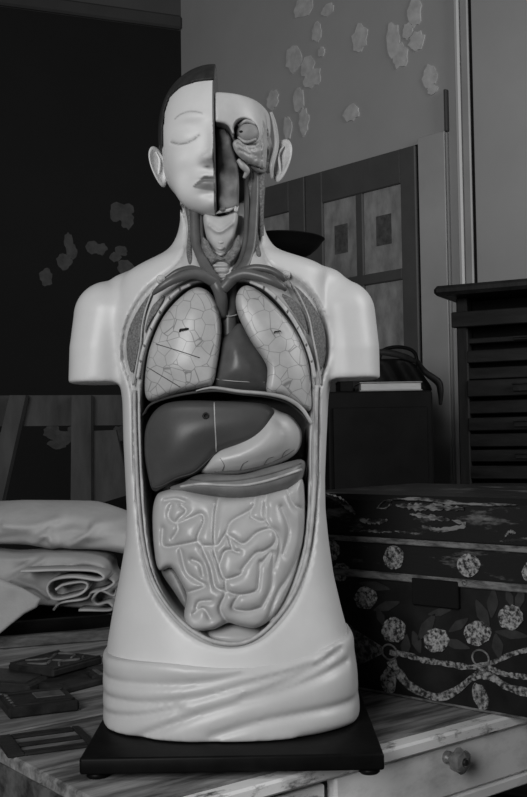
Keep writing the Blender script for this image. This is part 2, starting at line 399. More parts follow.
def trunk_field(X, Y, Z, zs):
    a = (row(zs, 'r')-row(zs, 'l'))/2; c = (row(zs, 'r')+row(zs, 'l'))/2; bf = row(zs, 'f'); bb = row(zs, 'b')
    dy = Y-CY; B = np.where(dy < 0, bf[None, None], bb[None, None]); p = 2.35
    n = (np.abs((X-c)/a)**p+np.abs(dy/B)**p)**(1/p); return (n-1)*np.minimum(a, bf)*.9
h = .003
gx, gy, gz = grid((XP(60, 380), -.165, ZB-.012), (XP(392, 380), .14, ZP(186)), h)
X, Y, Z = np.meshgrid(gx, gy, gz, indexing='ij')
F = trunk_field(X, Y, Z, gz)
def P3(px, py, y): q = U(px, py, y); return q
zcut = ZP(381.5)
for ch in ([((154, 291), .034, .008), ((129, 300), .036, .006), ((110, 317), .0478, .004), ((103, 350), .0440, 0), ((98.5, 410), .0405, 0)],
           [((300, 290), .034, .008), ((324, 294), .0355, .006), ((341, 314), .0455, .004), ((346.5, 350), .0435, 0), ((350, 410), .0405, 0)]):
    fa = None
    for (p, ra, ya), (q, rb, yb) in zip(ch[:-1], ch[1:]):
        c_ = capsule(X, Y, Z, P3(*p, ya), P3(*q, yb), ra, rb, 1.12); fa = c_ if fa is None else np.minimum(fa, c_)
    fa = smax(fa, zcut-Z-.02*(X*0), .003)
    F = smin(F, fa, .009)
F = smax(F, ZB-Z, .004)
F = np.maximum(F, Z-ZP(189))
# front surface of the uncut body
def surf_map(Fv):
    s = Fv < 0; i = s.argmax(1); has = s.any(1); i1 = np.clip(i, 1, None)
    ii, kk = np.meshgrid(np.arange(Fv.shape[0]), np.arange(Fv.shape[2]), indexing='ij')
    fb = Fv[ii, i1, kk]; fa = Fv[ii, i1-1, kk]; t = fa/(fa-fb+1e-12); y = gy[0]+h*(i1-1+np.clip(t, 0, 1)); return np.where(has, y, .0)
YM = surf_map(F)
def yfront(x, z):
    i = np.clip((np.asarray(x)-gx[0])/h, 0, len(gx)-1.001); k = np.clip((np.asarray(z)-gz[0])/h, 0, len(gz)-1.001)
    i0 = i.astype(int); k0 = k.astype(int); u = i-i0; w = k-k0
    return (YM[i0, k0]*(1-u)*(1-w)+YM[i0+1, k0]*u*(1-w)+YM[i0, k0+1]*(1-u)*w+YM[i0+1, k0+1]*u*w)
OUT = [(184, 196), (186, 225), (184, 250), (173, 267), (152, 283), (139, 297), (127, 318), (121.5, 340), (121.5, 362), (128, 382), (131, 398), (132, 440), (134, 480), (137, 520),
       (142, 560), (151, 590), (168, 615), (190, 636), (213, 647), (238, 649), (262, 641), (284, 621), (300, 595), (311, 560), (316, 520), (318, 480), (319, 440), (319, 398), (322, 380),
       (328, 360), (329.5, 342), (326, 320), (317, 299), (303, 283), (290, 274), (272, 264), (263, 247), (260, 225), (258, 196)]
INN = [(218, 278), (197, 280), (180, 289), (165, 305), (152, 328), (143, 355), (139, 382), (137.5, 400), (138, 440), (140, 480), (143, 520), (149, 557), (160, 586), (178, 611), (200, 628), (216, 639), (238, 641),
       (256, 635), (274, 617), (289, 594), (302, 558), (308, 520), (310, 480), (311, 440), (312, 400), (313, 386), (311, 360), (304, 340), (293, 318), (279, 300), (264, 287), (246, 279)]
NECK = [(192, 190), (194, 230), (196, 250), (204, 272), (222, 290), (240, 272), (251, 250), (252, 225), (251, 190)]
YFC = -.098
def XZs(pts, Y0=-.09):
    q = XZ(pts, Y0); p = np.array(pts, float)
    for _ in range(5):
        Yq = yfront(q[:, 0], q[:, 1]); r_ = U(p[:, 0], p[:, 1], Yq); q = r_[:, [0, 2]]
    return q
pO = smooth_poly(XZs(OUT, YFC)); pI = smooth_poly(XZ(INN, YFC)); pN = smooth_poly(XZ(NECK, -.055))
X2, Z2 = X[:, 0, :], Z[:, 0, :]
dO = polysd(pO, X2, Z2); dI = polysd(pI, X2, Z2); dN = polysd(pN, X2, Z2)
front = sstep(.02, .0, Y)
F = F + front*(.0050*sstep(.002, -.002, dO))[:, None, :] + front*(.016*sstep(.002, -.004, dN))[:, None, :]
dT = polysd(XZ([(228, 170), (264, 170), (264, 196), (258, 206), (236, 208), (200, 208), (196, 196), (196, 170)], -.05), X2, Z2)
F = F + front*(.045*sstep(.003, -.003, dT))[:, None, :]
cav = np.maximum(dI[:, None, :], Y-.03)
F = smax(F, -cav, .003)
V, Q = snets(F, (gx[0], gy[0], gz[0]), h); V = smooth_mesh(V, Q, 2)
vO = polysd(pO, V[:, 0], V[:, 2]); vI = polysd(pI, V[:, 0], V[:, 2]); vf = V[:, 1] < .0
vd = V[:, 1]-yfront(V[:, 0], V[:, 2])
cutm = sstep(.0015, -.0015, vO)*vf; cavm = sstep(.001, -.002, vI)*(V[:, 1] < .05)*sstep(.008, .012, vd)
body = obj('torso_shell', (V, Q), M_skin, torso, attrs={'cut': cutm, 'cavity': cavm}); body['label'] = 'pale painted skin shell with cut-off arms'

# --- raised cut edge round the opening
M_rim = mat('cut_edge_paint', .40, .5, .25, 60, .2, 150)
M_pale = mat('pale_tissue', .50, .5, .2, 70, .15, 120)
M_musc = mat('grainy_muscle', .155, .6, .55, 420, .5, 500)
M_dark = mat('dark_recess', .012, .7)
def surf_patch(name, px, m_, off=.001, half=.0022, R=.003, Y0=-.09, parent=None, res=.0018, relief=None, curved=True):
    p = XZs(px, Y0); p = smooth_poly(p) if curved else p
    return obj(name, puff(p, lambda x, z: yfront(x, z)+.0050-off, half, R, res, relief), m_, parent or torso)
def on_surf(px, off, Y0=-.09):
    p = XZs(px, Y0); return np.array([(x, float(yfront(x, z))+.0050-off, z) for x, z in p])
rimL = [(134, 390), (134.5, 420), (136, 460), (138, 500), (142, 540), (150, 575), (164, 602), (184, 625), (205, 639), (225, 644.5), (245, 643), (264, 632), (283, 611), (298, 584), (309, 545), (313.5, 500), (315, 460), (316, 420), (317, 385)]
obj('cut_edge', tube(on_surf(rimL, .0005), [.0026], 90, 8), M_rim, torso)
surf_patch('pectoral_muscle', [(153, 290), (144, 299.6), (134, 315.5), (127.5, 331.5), (125.5, 347.4), (127, 361), (130.5, 372.5), (134, 370), (137, 356.5), (140.7, 338), (142, 322), (147.6, 304)], M_musc)
surf_patch('pectoral_muscle', [(290, 283), (301, 290), (315, 307), (323.5, 324), (326.5, 341.5), (325.5, 359), (321, 371), (318.5, 368.7), (315, 354), (311, 336.6), (304, 312), (294, 292)], M_musc)
surf_patch('intercostal_muscle', [(165, 295), (153, 304), (146.4, 320), (144, 336), (150, 322), (158, 310)], M_musc, R=.002)
surf_patch('intercostal_muscle', [(281, 293), (296, 301), (305, 317), (308.7, 335), (301, 324), (291, 309.5)], M_musc, R=.002)
# cut rib strip beside the lungs, with the rib ends as darker spots
for pts, spots in (([(190, 284), (178, 290), (166, 302), (155, 320), (146, 340), (141, 358), (137.5, 378)], 1), ([(250, 281), (266, 289), (280, 302), (293, 319), (304, 339), (311, 358), (315, 378)], 1)):
    st = obj('rib_strip', tube(on_surf(pts, .0015), [.0022, .0026, .0024], 50, 8), M_pale, torso)
    C = spline(pts, 15)
    for c in C[2:-1:2]:
        obj('rib_end', sph(on_surf([c], .0032)[0], (.0016, .001, .0026), 10), M_musc, st)
for pts in ([(153, 289), (146, 308), (142, 325), (140.5, 342), (137, 362), (133, 385)], [(290, 281), (300, 297), (309, 318), (313, 338), (317.5, 360), (321, 385)]):
    obj('fascia_line', tube(on_surf(pts, .0025), [.0013, .0012, .0016], 40, 6), M_rim, torso)
for side, x in ((0, 133.5), (1, 317)):
    for py in range(405, 470, 13):
        c = on_surf([(x+(.5 if side == 0 else -1)*(py-405)/50, py)], .0030)[0]
        obj('rib_end', sph(c, (.0016, .001, .0034), 10), M_pale, torso)

# --- lungs
M_lung = mat('lung_paint', .43, .38, .14, 25, .06, 80); crackle(M_lung, 66, .22, .032)
M_black = mat('black_hook', .02, .4)
L_L = [(197.7, 286), (208, 291), (215, 304), (218.5, 320), (218.5, 338), (214.7, 365), (211, 382), (203, 385.5), (176, 391), (152, 398.5), (144.5, 395), (143.5, 379), (146.4, 356.5), (151, 340.6), (160, 320), (171.5, 304), (183, 293), (190, 288)]
L_R = [(247, 284), (257, 288.5), (269, 298), (281.5, 311), (294, 327), (303.5, 346.5), (308.7, 364), (311, 386), (312, 407), (304, 407), (296, 400), (284, 393.5), (269, 391), (269, 378), (269, 366), (263, 354), (254, 341.5), (244.5, 324), (238.5, 309.5), (237, 297), (240, 288)]
def lung(px, m_):
    p = smooth_poly(XZ(px, -.10))
    return obj('lung', puff(p, lambda x, z: yfront(x, z)+.022, lambda x, z, d: .020+.008*sstep(0, .035, d), .008, .002, grow=.0024), m_, torso)
lu1 = lung(L_L, M_lung); lu2 = lung(L_R, M_lung)
def hook(px, py, par, s=1.0, off=.010):
    c = on_surf([(px, py)], off)[0]
    P = [c+np.array(d)*s for d in ((.006, .004, .001), (.005, -.003, .0008), (0, -.004, 0), (-.004, -.003, -.0005), (-.005, .003, -.004))]
    obj('hook', tube(P, [.0012*s], 16, 6), M_black, par)
hook(184, 330, lu1); hook(277, 332, lu2, .7)
M_line = mat('drawn_line', .10, .6)
for a, b in (((150, 342), (200, 358)), ((147, 367), (180, 387)),):
    P = [on_surf([(a[0]+(b[0]-a[0])*t, a[1]+(b[1]-a[1])*t)], .0)[0] for t in np.linspace(0, 1, 9)]
    from mathutils.bvhtree import BVHTree
    def drape(P, o, off=.0004):
        me = o.data; Mw = ROOT[o]; loc = Mw.translation
        bv = BVHTree.FromPolygons([v.co[:] for v in me.vertices], [p.vertices[:] for p in me.polygons])
        out = []
        for q in P:
            hit = bv.ray_cast(Vector((q[0]-loc.x, -.4, q[2]-loc.z)), Vector((0, 1, 0)))
            if hit[0]: out.append((q[0], hit[0].y+loc.y-off, q[2]))
        return np.array(out)
    P = drape(P, lu1)
    obj('fissure', tube(P, [.00055], 24, 6), M_line, lu1)

# --- heart and vessels between the lungs
M_heart = mat('heart_paint', .085, .38, .25, 30, .1, 60, spec=.4)
M_vein = mat('vessel_paint', .105, .38, .2, 40, .1, 80, spec=.4)
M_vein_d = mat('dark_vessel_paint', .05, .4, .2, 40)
HE = [(240, 321), (251, 334), (263, 353), (270, 372), (270, 391), (240, 393), (212, 390), (209, 380), (214, 360), (218, 340), (229, 329)]
heart = obj('heart', puff(smooth_poly(XZ(HE, -.085)), lambda x, z: yfront(x, z)+.040, lambda x, z, d: .014+.018*sstep(0, .03, d), .011, .002), M_heart, torso)
obj('coronary_groove', tube(drape(XZ([(216, 379), (230, 381), (245, 382), (265, 382)], -.085)[:, [0, 0, 1]], heart), [.0006], 24, 6), M_rim, heart)
def px3(pts, Y): return np.array([U(p[0], p[1], (p[2] if len(p) > 2 else Y)) for p in pts])
ao = obj('aorta', tube(px3([(231, 284), (230, 300), (229, 318), (229, 342)], -.062), [.0085, .0098, .0100, .011], 24, 14), M_heart, torso)
obj('suture_line', tube(px3([(222, 314, -.071), (226, 316, -.0735), (232, 316, -.0735), (237, 314.5, -.071)], 0), [.0006], 14, 6), M_rim, ao)
obj('pulmonary_trunk', tube(px3([(226, 288), (221.5, 305), (219, 330), (217, 350)], -.066), [.005, .0055, .0045, .003], 24, 12), M_vein_d, torso)
# --- diaphragm: cut arch between chest and belly
M_dia = mat('diaphragm_edge', .34, .45, .2, 50, .1)
obj('diaphragm', tube(px3([(196, 391), (206, 388.5), (216, 388), (240, 391.5), (268, 394), (288, 399), (302, 409), (312, 424)], -.094), [.0010, .0020, .0026, .0028, .0022], 70, 8, 1.5), M_dia, torso)
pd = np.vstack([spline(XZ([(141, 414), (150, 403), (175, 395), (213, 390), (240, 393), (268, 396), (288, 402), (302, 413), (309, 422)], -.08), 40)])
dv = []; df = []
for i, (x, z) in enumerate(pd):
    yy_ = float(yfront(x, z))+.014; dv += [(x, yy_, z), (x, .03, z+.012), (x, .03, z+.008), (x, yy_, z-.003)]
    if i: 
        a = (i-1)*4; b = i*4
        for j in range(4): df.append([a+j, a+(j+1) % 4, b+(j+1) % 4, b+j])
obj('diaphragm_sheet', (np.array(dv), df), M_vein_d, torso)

# --- liver, stomach, colon, intestines
M_liver = mat('liver_paint', .065, .42, .15, 18, .08, 70, spec=.35)
M_stom = mat('stomach_paint', .43, .36, .10, 22, .06, 70)
M_colon = mat('colon_paint', .17, .42, .2, 40, .1, 80, spec=.4)
M_int = mat('intestine_paint', .42, .36, .08, 25, .06, 90); 
mask_mix(M_int, 'groove', .58, .2, 1.0)
LI = [(150, 491), (144, 470), (141.5, 450), (143.5, 426), (156, 408), (176, 401.5), (216, 401.5), (251, 403), (268, 406), (274, 414), (267, 428), (251.5, 440), (227.5, 447.5), (215.6, 453), (205.7, 464), (194, 474), (176, 480), (160, 488)]
liver = obj('liver', puff(smooth_poly(XZ(LI, -.10)), lambda x, z: yfront(x, z)+.026, lambda x, z, d: .016+.014*sstep(0, .04, d), .009, .002, soft=.009, grow=.0015), M_liver, torso)
obj('ligament_line', tube(drape(spline(XZ([(214, 402), (215, 420), (216, 440), (216, 452)], -.10), 24)[:, [0, 0, 1]], liver), [.0008], 30, 6), M_rim, liver)
q = drape(XZ([(206, 416)], -.10)[:, [0, 0, 1]], liver)[0]
obj('hook_plate', lathe([(.0045, 0), (.0042, .0015), (.0022, .002), (.002, .0005)], 16, q, 'y'), M_black, liver)
obj('liver_edge', tube(drape(spline(XZ([(151, 489), (160, 486.5), (176, 478.5), (193, 473), (205, 463), (216, 452)], -.10), 40)[:, [0, 0, 1]], liver), [.0012], 40, 6), M_vein_d, liver)
ST = [(268, 408), (280, 412), (292, 417), (301.5, 430), (301, 446), (291, 457.5), (267.5, 467.5), (239.5, 474), (215.6, 474.5), (200, 472.5), (203, 463), (212, 450), (235, 440), (255, 425)]
sto = obj('stomach', puff(smooth_poly(XZ(ST, -.10)), lambda x, z: yfront(x, z)+.036, lambda x, z, d: .018+.017*sstep(0, .028, d), .012, .002, soft=.005, grow=.0015), M_stom, torso)
obj('gastric_vessel', tube(drape(spline(XZ([(214, 472), (228, 471), (240, 470.5), (262, 466), (282, 458), (295, 450)], -.10), 30)[:, [0, 0, 1]], sto), [.0007], 40, 6), M_vein, sto)
for pts in ([(222, 471), (224, 465), (220, 458)], [(240, 470), (243, 464), (248, 461)], [(264, 465), (268, 459), (274, 457)], [(282, 458), (285, 452), (290, 449)]):
    obj('gastric_vessel', tube(drape(spline(XZ(pts, -.10), 12)[:, [0, 0, 1]], sto), [.0005, .0003], 14, 6), M_vein, sto)
CO = [(304, 460), (305, 476), (296, 488), (267, 496), (239.5, 500), (207.6, 497), (174, 493), (168, 488), (182, 483), (200, 474.5), (239.5, 475), (271, 467)]
col = obj('transverse_colon', puff(smooth_poly(XZ(CO, -.10)), lambda x, z: yfront(x, z)+.024, lambda x, z, d: .016+.010*sstep(0, .014, d), .012, .002), M_colon, torso)
obj('colon_band', tube(drape(spline(XZ([(180, 487), (200, 484), (222, 485), (245, 485), (270, 480), (302, 470)], -.10), 40)[:, [0, 0, 1]], col), [.0019], 50, 6), M_rim, col)
obj('colon_band', tube(drape(spline(XZ([(190, 480), (215, 481), (240, 480), (270, 474), (302, 464)], -.10), 40)[:, [0, 0, 1]], col), [.0010], 50, 6), M_vein, col)
IN = [(160, 494), (180, 490.5), (200, 495), (227.6, 498.5), (259, 496), (287, 489), (302, 480), (305.5, 498), (305.5, 530), (301, 557.6), (292, 585.5), (280, 609), (269, 621), (255.5, 627.5), (239.5, 625), (228, 622.5), (211.6, 629), (192, 629.5), (184.5, 617.4), (187, 597.5), (179.8, 582), (169.8, 569), (157, 572), (151.5, 549.7), (149.5, 517.8), (152.7, 500)]
GR = [[(125, 90), (118, 120), (140, 135), (180, 120), (203, 112), (210, 130), (195, 170), (205, 188), (240, 190)], [(103, 150), (105, 195), (150, 190), (200, 178)], [(150, 90), (165, 105), (142, 130), (145, 150), (130, 175)],
      [(245, 75), (238, 120), (240, 190), (265, 160), (280, 130), (330, 100), (340, 68)], [(330, 100), (328, 120), (362, 130), (368, 95)], [(275, 165), (310, 185), (345, 158), (380, 150), (392, 170), (385, 190), (360, 205), (340, 210), (305, 250)],
      [(235, 195), (250, 240), (265, 270), (300, 262), (310, 250)], [(265, 270), (270, 300), (300, 310), (340, 303), (348, 280), (352, 230)], [(150, 200), (165, 255), (190, 275), (215, 290), (170, 310)], [(180, 225), (202, 235), (210, 265)],
      [(200, 180), (228, 240), (240, 290), (265, 305), (252, 345), (270, 382)], [(300, 312), (290, 325), (285, 345), (320, 352), (352, 345)], [(352, 240), (383, 205), (383, 260), (378, 300), (355, 345)], [(368, 65), (363, 110), (375, 140), (395, 160), (402, 200), (388, 250)],
      [(405, 95), (420, 130), (425, 165), (410, 215)], [(420, 50), (438, 90), (460, 105)], [(185, 360), (210, 345), (228, 370)], [(192, 345), (200, 330), (230, 325)], [(457, 215), (422, 275), (397, 310), (370, 377)], [(270, 160), (285, 200), (300, 205)], [(105, 80), (135, 75), (160, 82)], [(280, 200), (262, 205), (250, 240)]]
GR = [[(120+a/2.51, 470+b/2.51) for a, b in g] for g in GR]; GRX = [spline(XZ(g, -.115), 6*len(g)) for g in GR]
pIn = smooth_poly(XZ(IN, -.11))
def int_relief(X_, Z_):
    d = linedist(GRX, X_, Z_); return blur2(-.0042*np.exp(-(d/.0020)**2) + .0030*(1-np.exp(-(d/.006)**2)), .6)
vq = puff(pIn, lambda x, z: yfront(x, z)+.028, lambda x, z, d: .022+.017*sstep(0, .05, d), .011, .0016, int_relief, 1, .010, grow=.0015)
gd = linedist(GRX, vq[0][:, 0], vq[0][:, 2])
intest = obj('intestines', vq, M_int, torso, attrs={'groove': np.exp(-(gd/.0011)**2)*.75}); intest['label'] = 'pale coiled mass of intestines'
# caecum wedge at the lower left, descending colon at the right, bladder below
obj('caecum', puff(smooth_poly(XZ([(158, 560), (172, 566), (184, 583), (190, 600), (186, 610), (172, 592), (160, 576)], -.09)), lambda x, z: yfront(x, z)+.040, .014, .008, .002), M_colon, torso)
obj('descending_colon', puff(smooth_poly(XZ([(303, 552), (304, 566), (296, 590), (284, 612), (272, 624), (268, 616), (280, 600), (292, 576)], -.09)), lambda x, z: yfront(x, z)+.030, .016, .010, .002), M_int, torso, attrs=None)
obj('bladder', puff(smooth_poly(XZ([(206, 632), (216, 626), (234, 624), (252, 626), (263, 632), (255, 642), (234, 647), (214, 642)], -.09)), lambda x, z: yfront(x, z)+.045, .024, .018, .002), M_stom, torso)
obj('pelvic_vessel', tube(px3([(250, 638), (258, 634), (266, 626)], -.085), [.003, .0035, .002], 14, 8), M_pale, torso)
# ================================================================== neck: larynx, thyroid, vessels
M_cart = mat('cartilage_paint', .46, .45, .12, 40, .1, 90)
M_thy = mat('thyroid_paint', .20, .5, .4, 260, .9, 300)
YN = -.052
lar = obj('larynx', puff(smooth_poly(XZ([(204, 213), (220, 216), (237, 212), (236, 232), (231, 246), (222, 256), (211, 246), (205, 232)], YN)), -.046, lambda x, z, d: .012+.007*sstep(0, .016, d), .006, .0015,
      lambda x, z: .004*np.exp(-(linedist([spline(XZ([(209, 227), (220, 234), (233, 225)], YN), 20)], x, z)/.0022)**2)), M_cart, torso)
tr = obj('trachea', puff(smooth_poly(XZ([(211, 262), (231, 262), (230, 276), (226, 284), (218, 284), (213, 276)], YN)), -.052, .014, .008, .0014,
      lambda x, z: .0022*np.cos((z-ZP(268))*2*math.pi/.0075)), M_cart, torso)
for py in (240, 246, 252):
    obj('tracheal_ring', tube(px3([(212+(py-240)*.25, py, -.050), (221, py+2.5, -.061), (230-(py-240)*.25, py-.5, -.050)], 0), [.0012, .0022, .0012], 14, 8), M_cart, lar)
def lump(s): return lambda x, z: .0016*np.sin(x*s+1.3*np.sin(z*s*.6))*np.sin(z*s*1.1+np.sin(x*s*.7))
obj('thyroid_gland', puff(smooth_poly(XZ([(203, 238), (208, 243), (213, 252), (219, 258.5), (224, 258), (231, 251), (235, 242), (239.5, 236), (241, 250), (236, 262), (230, 268), (225, 264), (217, 264), (213, 268), (207, 262), (202, 250)], YN)),
      -.059, .0135, .006, .0014, lump(900)), M_thy, torso)
def vessel(name, pts, r, m_=M_vein, Y=-.060): return obj(name, tube(px3(pts, Y), r, 40, 12), m_, torso)
vessel('jugular_vein', [(194, 196, -.035), (194.5, 215, -.046), (196.5, 244, -.058), (206, 268, -.074), (216, 284, -.086), (221, 297, -.084), (222, 316, -.070)], [.0062, .0062, .0066, .0072, .0080, .0080, .0070])
vessel('jugular_vein', [(256, 164, -.030), (255, 190, -.035), (254, 215, -.046), (251.5, 246, -.060), (245, 266, -.074), (232, 279, -.086), (222, 290, -.088)], [.004, .0060, .0060, .0064, .0068, .0075, .0070])
vessel('carotid_artery', [(202, 200, -.036), (200.5, 225, -.046), (203, 250, -.058), (211, 272, -.072), (219, 288, -.080)], [.0034, .0034, .0038, .0040, .004], M_heart)
vessel('carotid_artery', [(248, 162, -.030), (247, 180, -.030), (247, 205, -.042), (246.5, 234, -.054), (242, 258, -.066), (234, 272, -.076)], [.0040, .0038, .004, .0042, .0042], M_heart)
vessel('subclavian_vein', [(217, 284, -.086), (203, 276, -.092), (190, 274.5, -.096), (173, 280, -.100), (160, 288, -.099), (153, 294, -.094)], [.0070, .0066, .0062, .0056, .0046, .0022])
vessel('subclavian_vein', [(228, 280, -.086), (243, 274, -.092), (258, 276, -.097), (272, 281, -.100), (281, 286, -.098), (286, 290, -.094)], [.0070, .0066, .0060, .0056, .0046, .0024])
vessel('subclavian_artery', [(205, 274, -.082), (192, 269, -.086), (178, 272, -.089), (166, 279, -.089)], [.0050, .0048, .0044, .0030], M_heart)
vessel('subclavian_artery', [(243, 271, -.084), (255, 268, -.089), (270, 270, -.093), (281, 276, -.094), (285, 281, -.092)], [.0052, .0050, .0048, .0042, .0026], M_heart)
for px in ((160.5, 279), (286, 274.5)):
    c = on_surf([px], .001, -.09)[0]
    cl = obj('clavicle_end', lathe([(.0058, -.004), (.0058, .0025), (.0046, .0040), (.0034, .0042)], 18, c, 'y'), M_cart, torso)
    obj('marrow', lathe([(.0036, -.001), (.0034, .0048)], 14, c, 'y'), M_pale, cl)
# muscle strips at the sides of the neck, cut skin beside them
for pts in ([(183.5, 200), (190, 200), (191, 232), (194, 262), (190, 268), (186, 250), (187, 225)], [(258, 180), (263, 186), (261, 212), (259, 240), (262, 258), (256, 258), (254, 236), (257, 210)]):
    obj('neck_muscle', puff(smooth_poly(XZ(pts, -.05)), lambda x, z: yfront(x, z)+.010, .0075, .004, .0016), M_musc, torso)
for pts in ([(180, 250), (187, 255), (190, 268), (180, 272), (172, 270)], [(263, 250), (270, 262), (282, 270), (272, 270), (258, 262)]):
    0 and obj('neck_fascia', puff(smooth_poly(XZ(pts, -.07)), lambda x, z: yfront(x, z)+.004, .004, .004, .0016), M_pale, torso)

# ================================================================== head
M_face = mat('painted_face', .64, .36, .05, 14, .04, 90)
HY = -.012
XM = XP(214.6, 140, -.09)
def hp(px, py, y): return U(px, py, y)
hh = .002
gx2, gy2, gz2 = grid((XP(152, 140), -.135, ZP(234)), (XP(282, 140), .105, ZP(58)), hh)
Xh, Yh, Zh = np.meshgrid(gx2, gy2, gz2, indexing='ij')
def ell(c, r): return (np.sqrt(((Xh-c[0])/r[0])**2+((Yh-c[1])/r[1])**2+((Zh-c[2])/r[2])**2)-1)*min(r)
xc = XP(216, 120, 0)
FH = ell((xc, .004, ZP(127)), (.0735, .092, .0775))
FH = smin(FH, ell((XP(214.5, 150, -.03), -.030, ZP(154)), (.0675, .060, .070)), .02)
FH = smin(FH, ell((XP(214.5, 195, -.06), -.052, ZP(192, -.05)), (.046, .034, .0295)), .030)   # chin and jaw
FH = smin(FH, ell((xc, -.002, ZP(178)), (.0635, .056, .037)), .020)
def gb(px, py, sx, sz, amp, Y=-.09):
    c = hp(px, py, Y); return amp*np.exp(-((Xh-c[0])/(sx/765))**2-((Zh-c[2])/(sz/765))**2)
D = gb(188, 131, 15, 11, -.0055) + gb(184.5, 133, 12, 8.5, .0058) + gb(190, 116, 16, 5, .0022) + gb(177, 157, 11, 11, .003) + gb(186, 172, 8, 14, -.0025)
D += gb(204, 178, 11, 6.5, .0030) + gb(206, 174.5, 8, 2.4, .0022) + gb(206, 183.5, 8, 3, .0028) + gb(205, 179.2, 10, 1.2, -.003) + gb(210, 192, 11, 3.2, -.0035) + gb(213, 203, 10, 7, .0055) + gb(213, 169, 4, 3, -.002)
# nose: ridge that widens and rises to the tip, then undercuts
zt = (hp(214, 158, -.1)[2]-Zh)*765; zt = -zt     # px above the tip
w_ = np.interp(zt, [-8, -2, 3, 12, 24, 34], [8, 11, 9.5, 6.0, 5.0, 6])/765
amp = np.interp(zt, [-9, -5, -1, 3, 10, 20, 30, 40], [0, .006, .022, .0255, .0195, .0120, .0055, .0])
D += amp*np.exp(-((Xh-XM)/w_)**2) + gb(203, 158.5, 4.5, 4, .0055)
lid = spline(XZ([(170, 138), (177, 141.5), (185, 142.5), (193, 140), (199, 135.5)], -.085), 30)
xz_l = linedist([lid], Xh[:, 0, :], Zh[:, 0, :]); D -= (.0016*np.exp(-(xz_l/.0014)**2))[:, None, :]
FH = FH - D*sstep(.0, -.04, Yh)
FACE = FH.copy()
# right half: skull cap and skin taken away
right = Xh-XM-.0012
ztop = hp(240, 95.5, -.06)[2]
slope = ztop-.35*np.maximum(Xh-XP(262, 100, 0), 0)
cut = np.maximum(-(right), -(Zh-slope))*-1
R_keep = smax(FH+.0030*sstep(.0, -.03, Yh), Zh-slope, .006)
nas = smooth_poly(XZ([(210, 128), (226, 127.5), (232, 135), (236, 150), (240, 168), (241, 192), (240, 214), (222, 222), (205, 225), (205, 150)], -.07))
dn = polysd(nas, Xh[:, 0, :], Zh[:, 0, :])
R_keep = smax(R_keep, -np.maximum(dn[:, None, :], Yh+.048+.0*Xh), .003)
jaw = smooth_poly(XZ([(236, 160), (250, 166), (262, 172), (268, 190), (262, 222), (236, 222)], -.05))
dj = polysd(jaw, Xh[:, 0, :], Zh[:, 0, :])
R_keep = smax(R_keep, -np.maximum(dj[:, None, :], Yh+.020), .004)
oc = hp(246, 131, -.07); R_keep = smax(R_keep, -((np.sqrt(((Xh-oc[0])/.0165)**2+((Yh-oc[1])/.028)**2+((Zh-oc[2])/.0150)**2)-1)*.015), .003)
sd = polysd(smooth_poly(XZ([(233, 140), (246, 146), (262, 140), (272, 132), (276, 150), (270, 168), (256, 166), (240, 166), (234, 156)], -.06)), Xh[:, 0, :], Zh[:, 0, :])
R_keep = R_keep + (.010*sstep(.002, -.004, sd))[:, None, :]*sstep(.03, 0, Yh)
FR = np.maximum(R_keep, -right)
FL = np.maximum(FACE, Xh-XM)
nost = hp(204.5, 162.5, -.105); FL = smax(FL, -((np.sqrt(((Xh-nost[0])/.0045)**2+((Yh-nost[1])/.010)**2+((Zh-nost[2])/.0020)**2)-1)*.002), .001)
V, Q = snets(FL, (gx2[0], gy2[0], gz2[0]), hh); V = smooth_mesh(V, Q, 1)
mid = np.abs(V[:, 0]-XM) < .0016
lipU = smooth_poly(XZ([(191.5, 182.5), (198, 177), (204, 173), (209, 173.5), (216, 172.8), (216, 179.8), (205, 179.5), (198, 181.5)], -.105))
lipL = smooth_poly(XZ([(192, 182.6), (199, 180.5), (206, 179.4), (216, 179.8), (216, 186.5), (209, 186.5), (200, 185.3)], -.105))
vx, vz = V[:, 0], V[:, 2]
lipm = np.maximum(sstep(.0007, -.0007, polysd(lipU, vx, vz)), sstep(.0007, -.0007, polysd(lipL, vx, vz))*.75)*(V[:, 1] < -.06)
brow = spline(XZ([(174, 114.5), (179, 112), (186, 110.5), (194, 111.0), (202, 113.5)], -.09), 30)
browm = np.exp(-(linedist([brow], vx, vz)/.0010)**2)*(V[:, 1] < -.03)*.6; lidm = np.exp(-(linedist([lid], vx, vz)/.0011)**2)*(V[:, 1] < -.03)*.75
nq = hp(206, 162.3, -.11); nosm = np.exp(-((vx-nq[0])/.0050)**2-((vz-nq[2])/.0016)**2)*(V[:, 1] < -.06)
M_facel = mat('painted_face_half', .64, .5, .05, 14, .04, 90)
mask_mix(M_facel, 'section', .085, .3, .7); mask_mix(M_facel, 'lips', .17, 0, 1); mask_mix(M_facel, 'lines', .13, 0, 1)
inner = mid*(polysd(XZ([(214, 60), (214, 230), (900, 230), (900, 60)], 0), vx, vz) < 1)*1.0
headp = obj('face_half', (V, Q), M_facel, torso, attrs={'section': inner, 'lips': lipm, 'lines': np.maximum(np.maximum(browm, lidm), nosm)})
headp['label'] = 'smooth pale half face with closed eye'
V, Q = snets(FR, (gx2[0], gy2[0], gz2[0]), hh); V = smooth_mesh(V, Q, 2)
dnv = polysd(nas, V[:, 0], V[:, 2]); djv = polysd(jaw, V[:, 0], V[:, 2]); sdv = polysd(smooth_poly(XZ([(233, 140), (246, 146), (262, 140), (272, 132), (276, 150), (270, 168), (256, 166), (240, 166), (234, 156)], -.06)), V[:, 0], V[:, 2])
orb = np.sqrt(((V[:, 0]-oc[0])/.0175)**2+((V[:, 2]-oc[2])/.0165)**2)
dk = np.maximum(sstep(.001, -.001, dnv), sstep(.001, -.001, djv))*(V[:, 1] < .03)
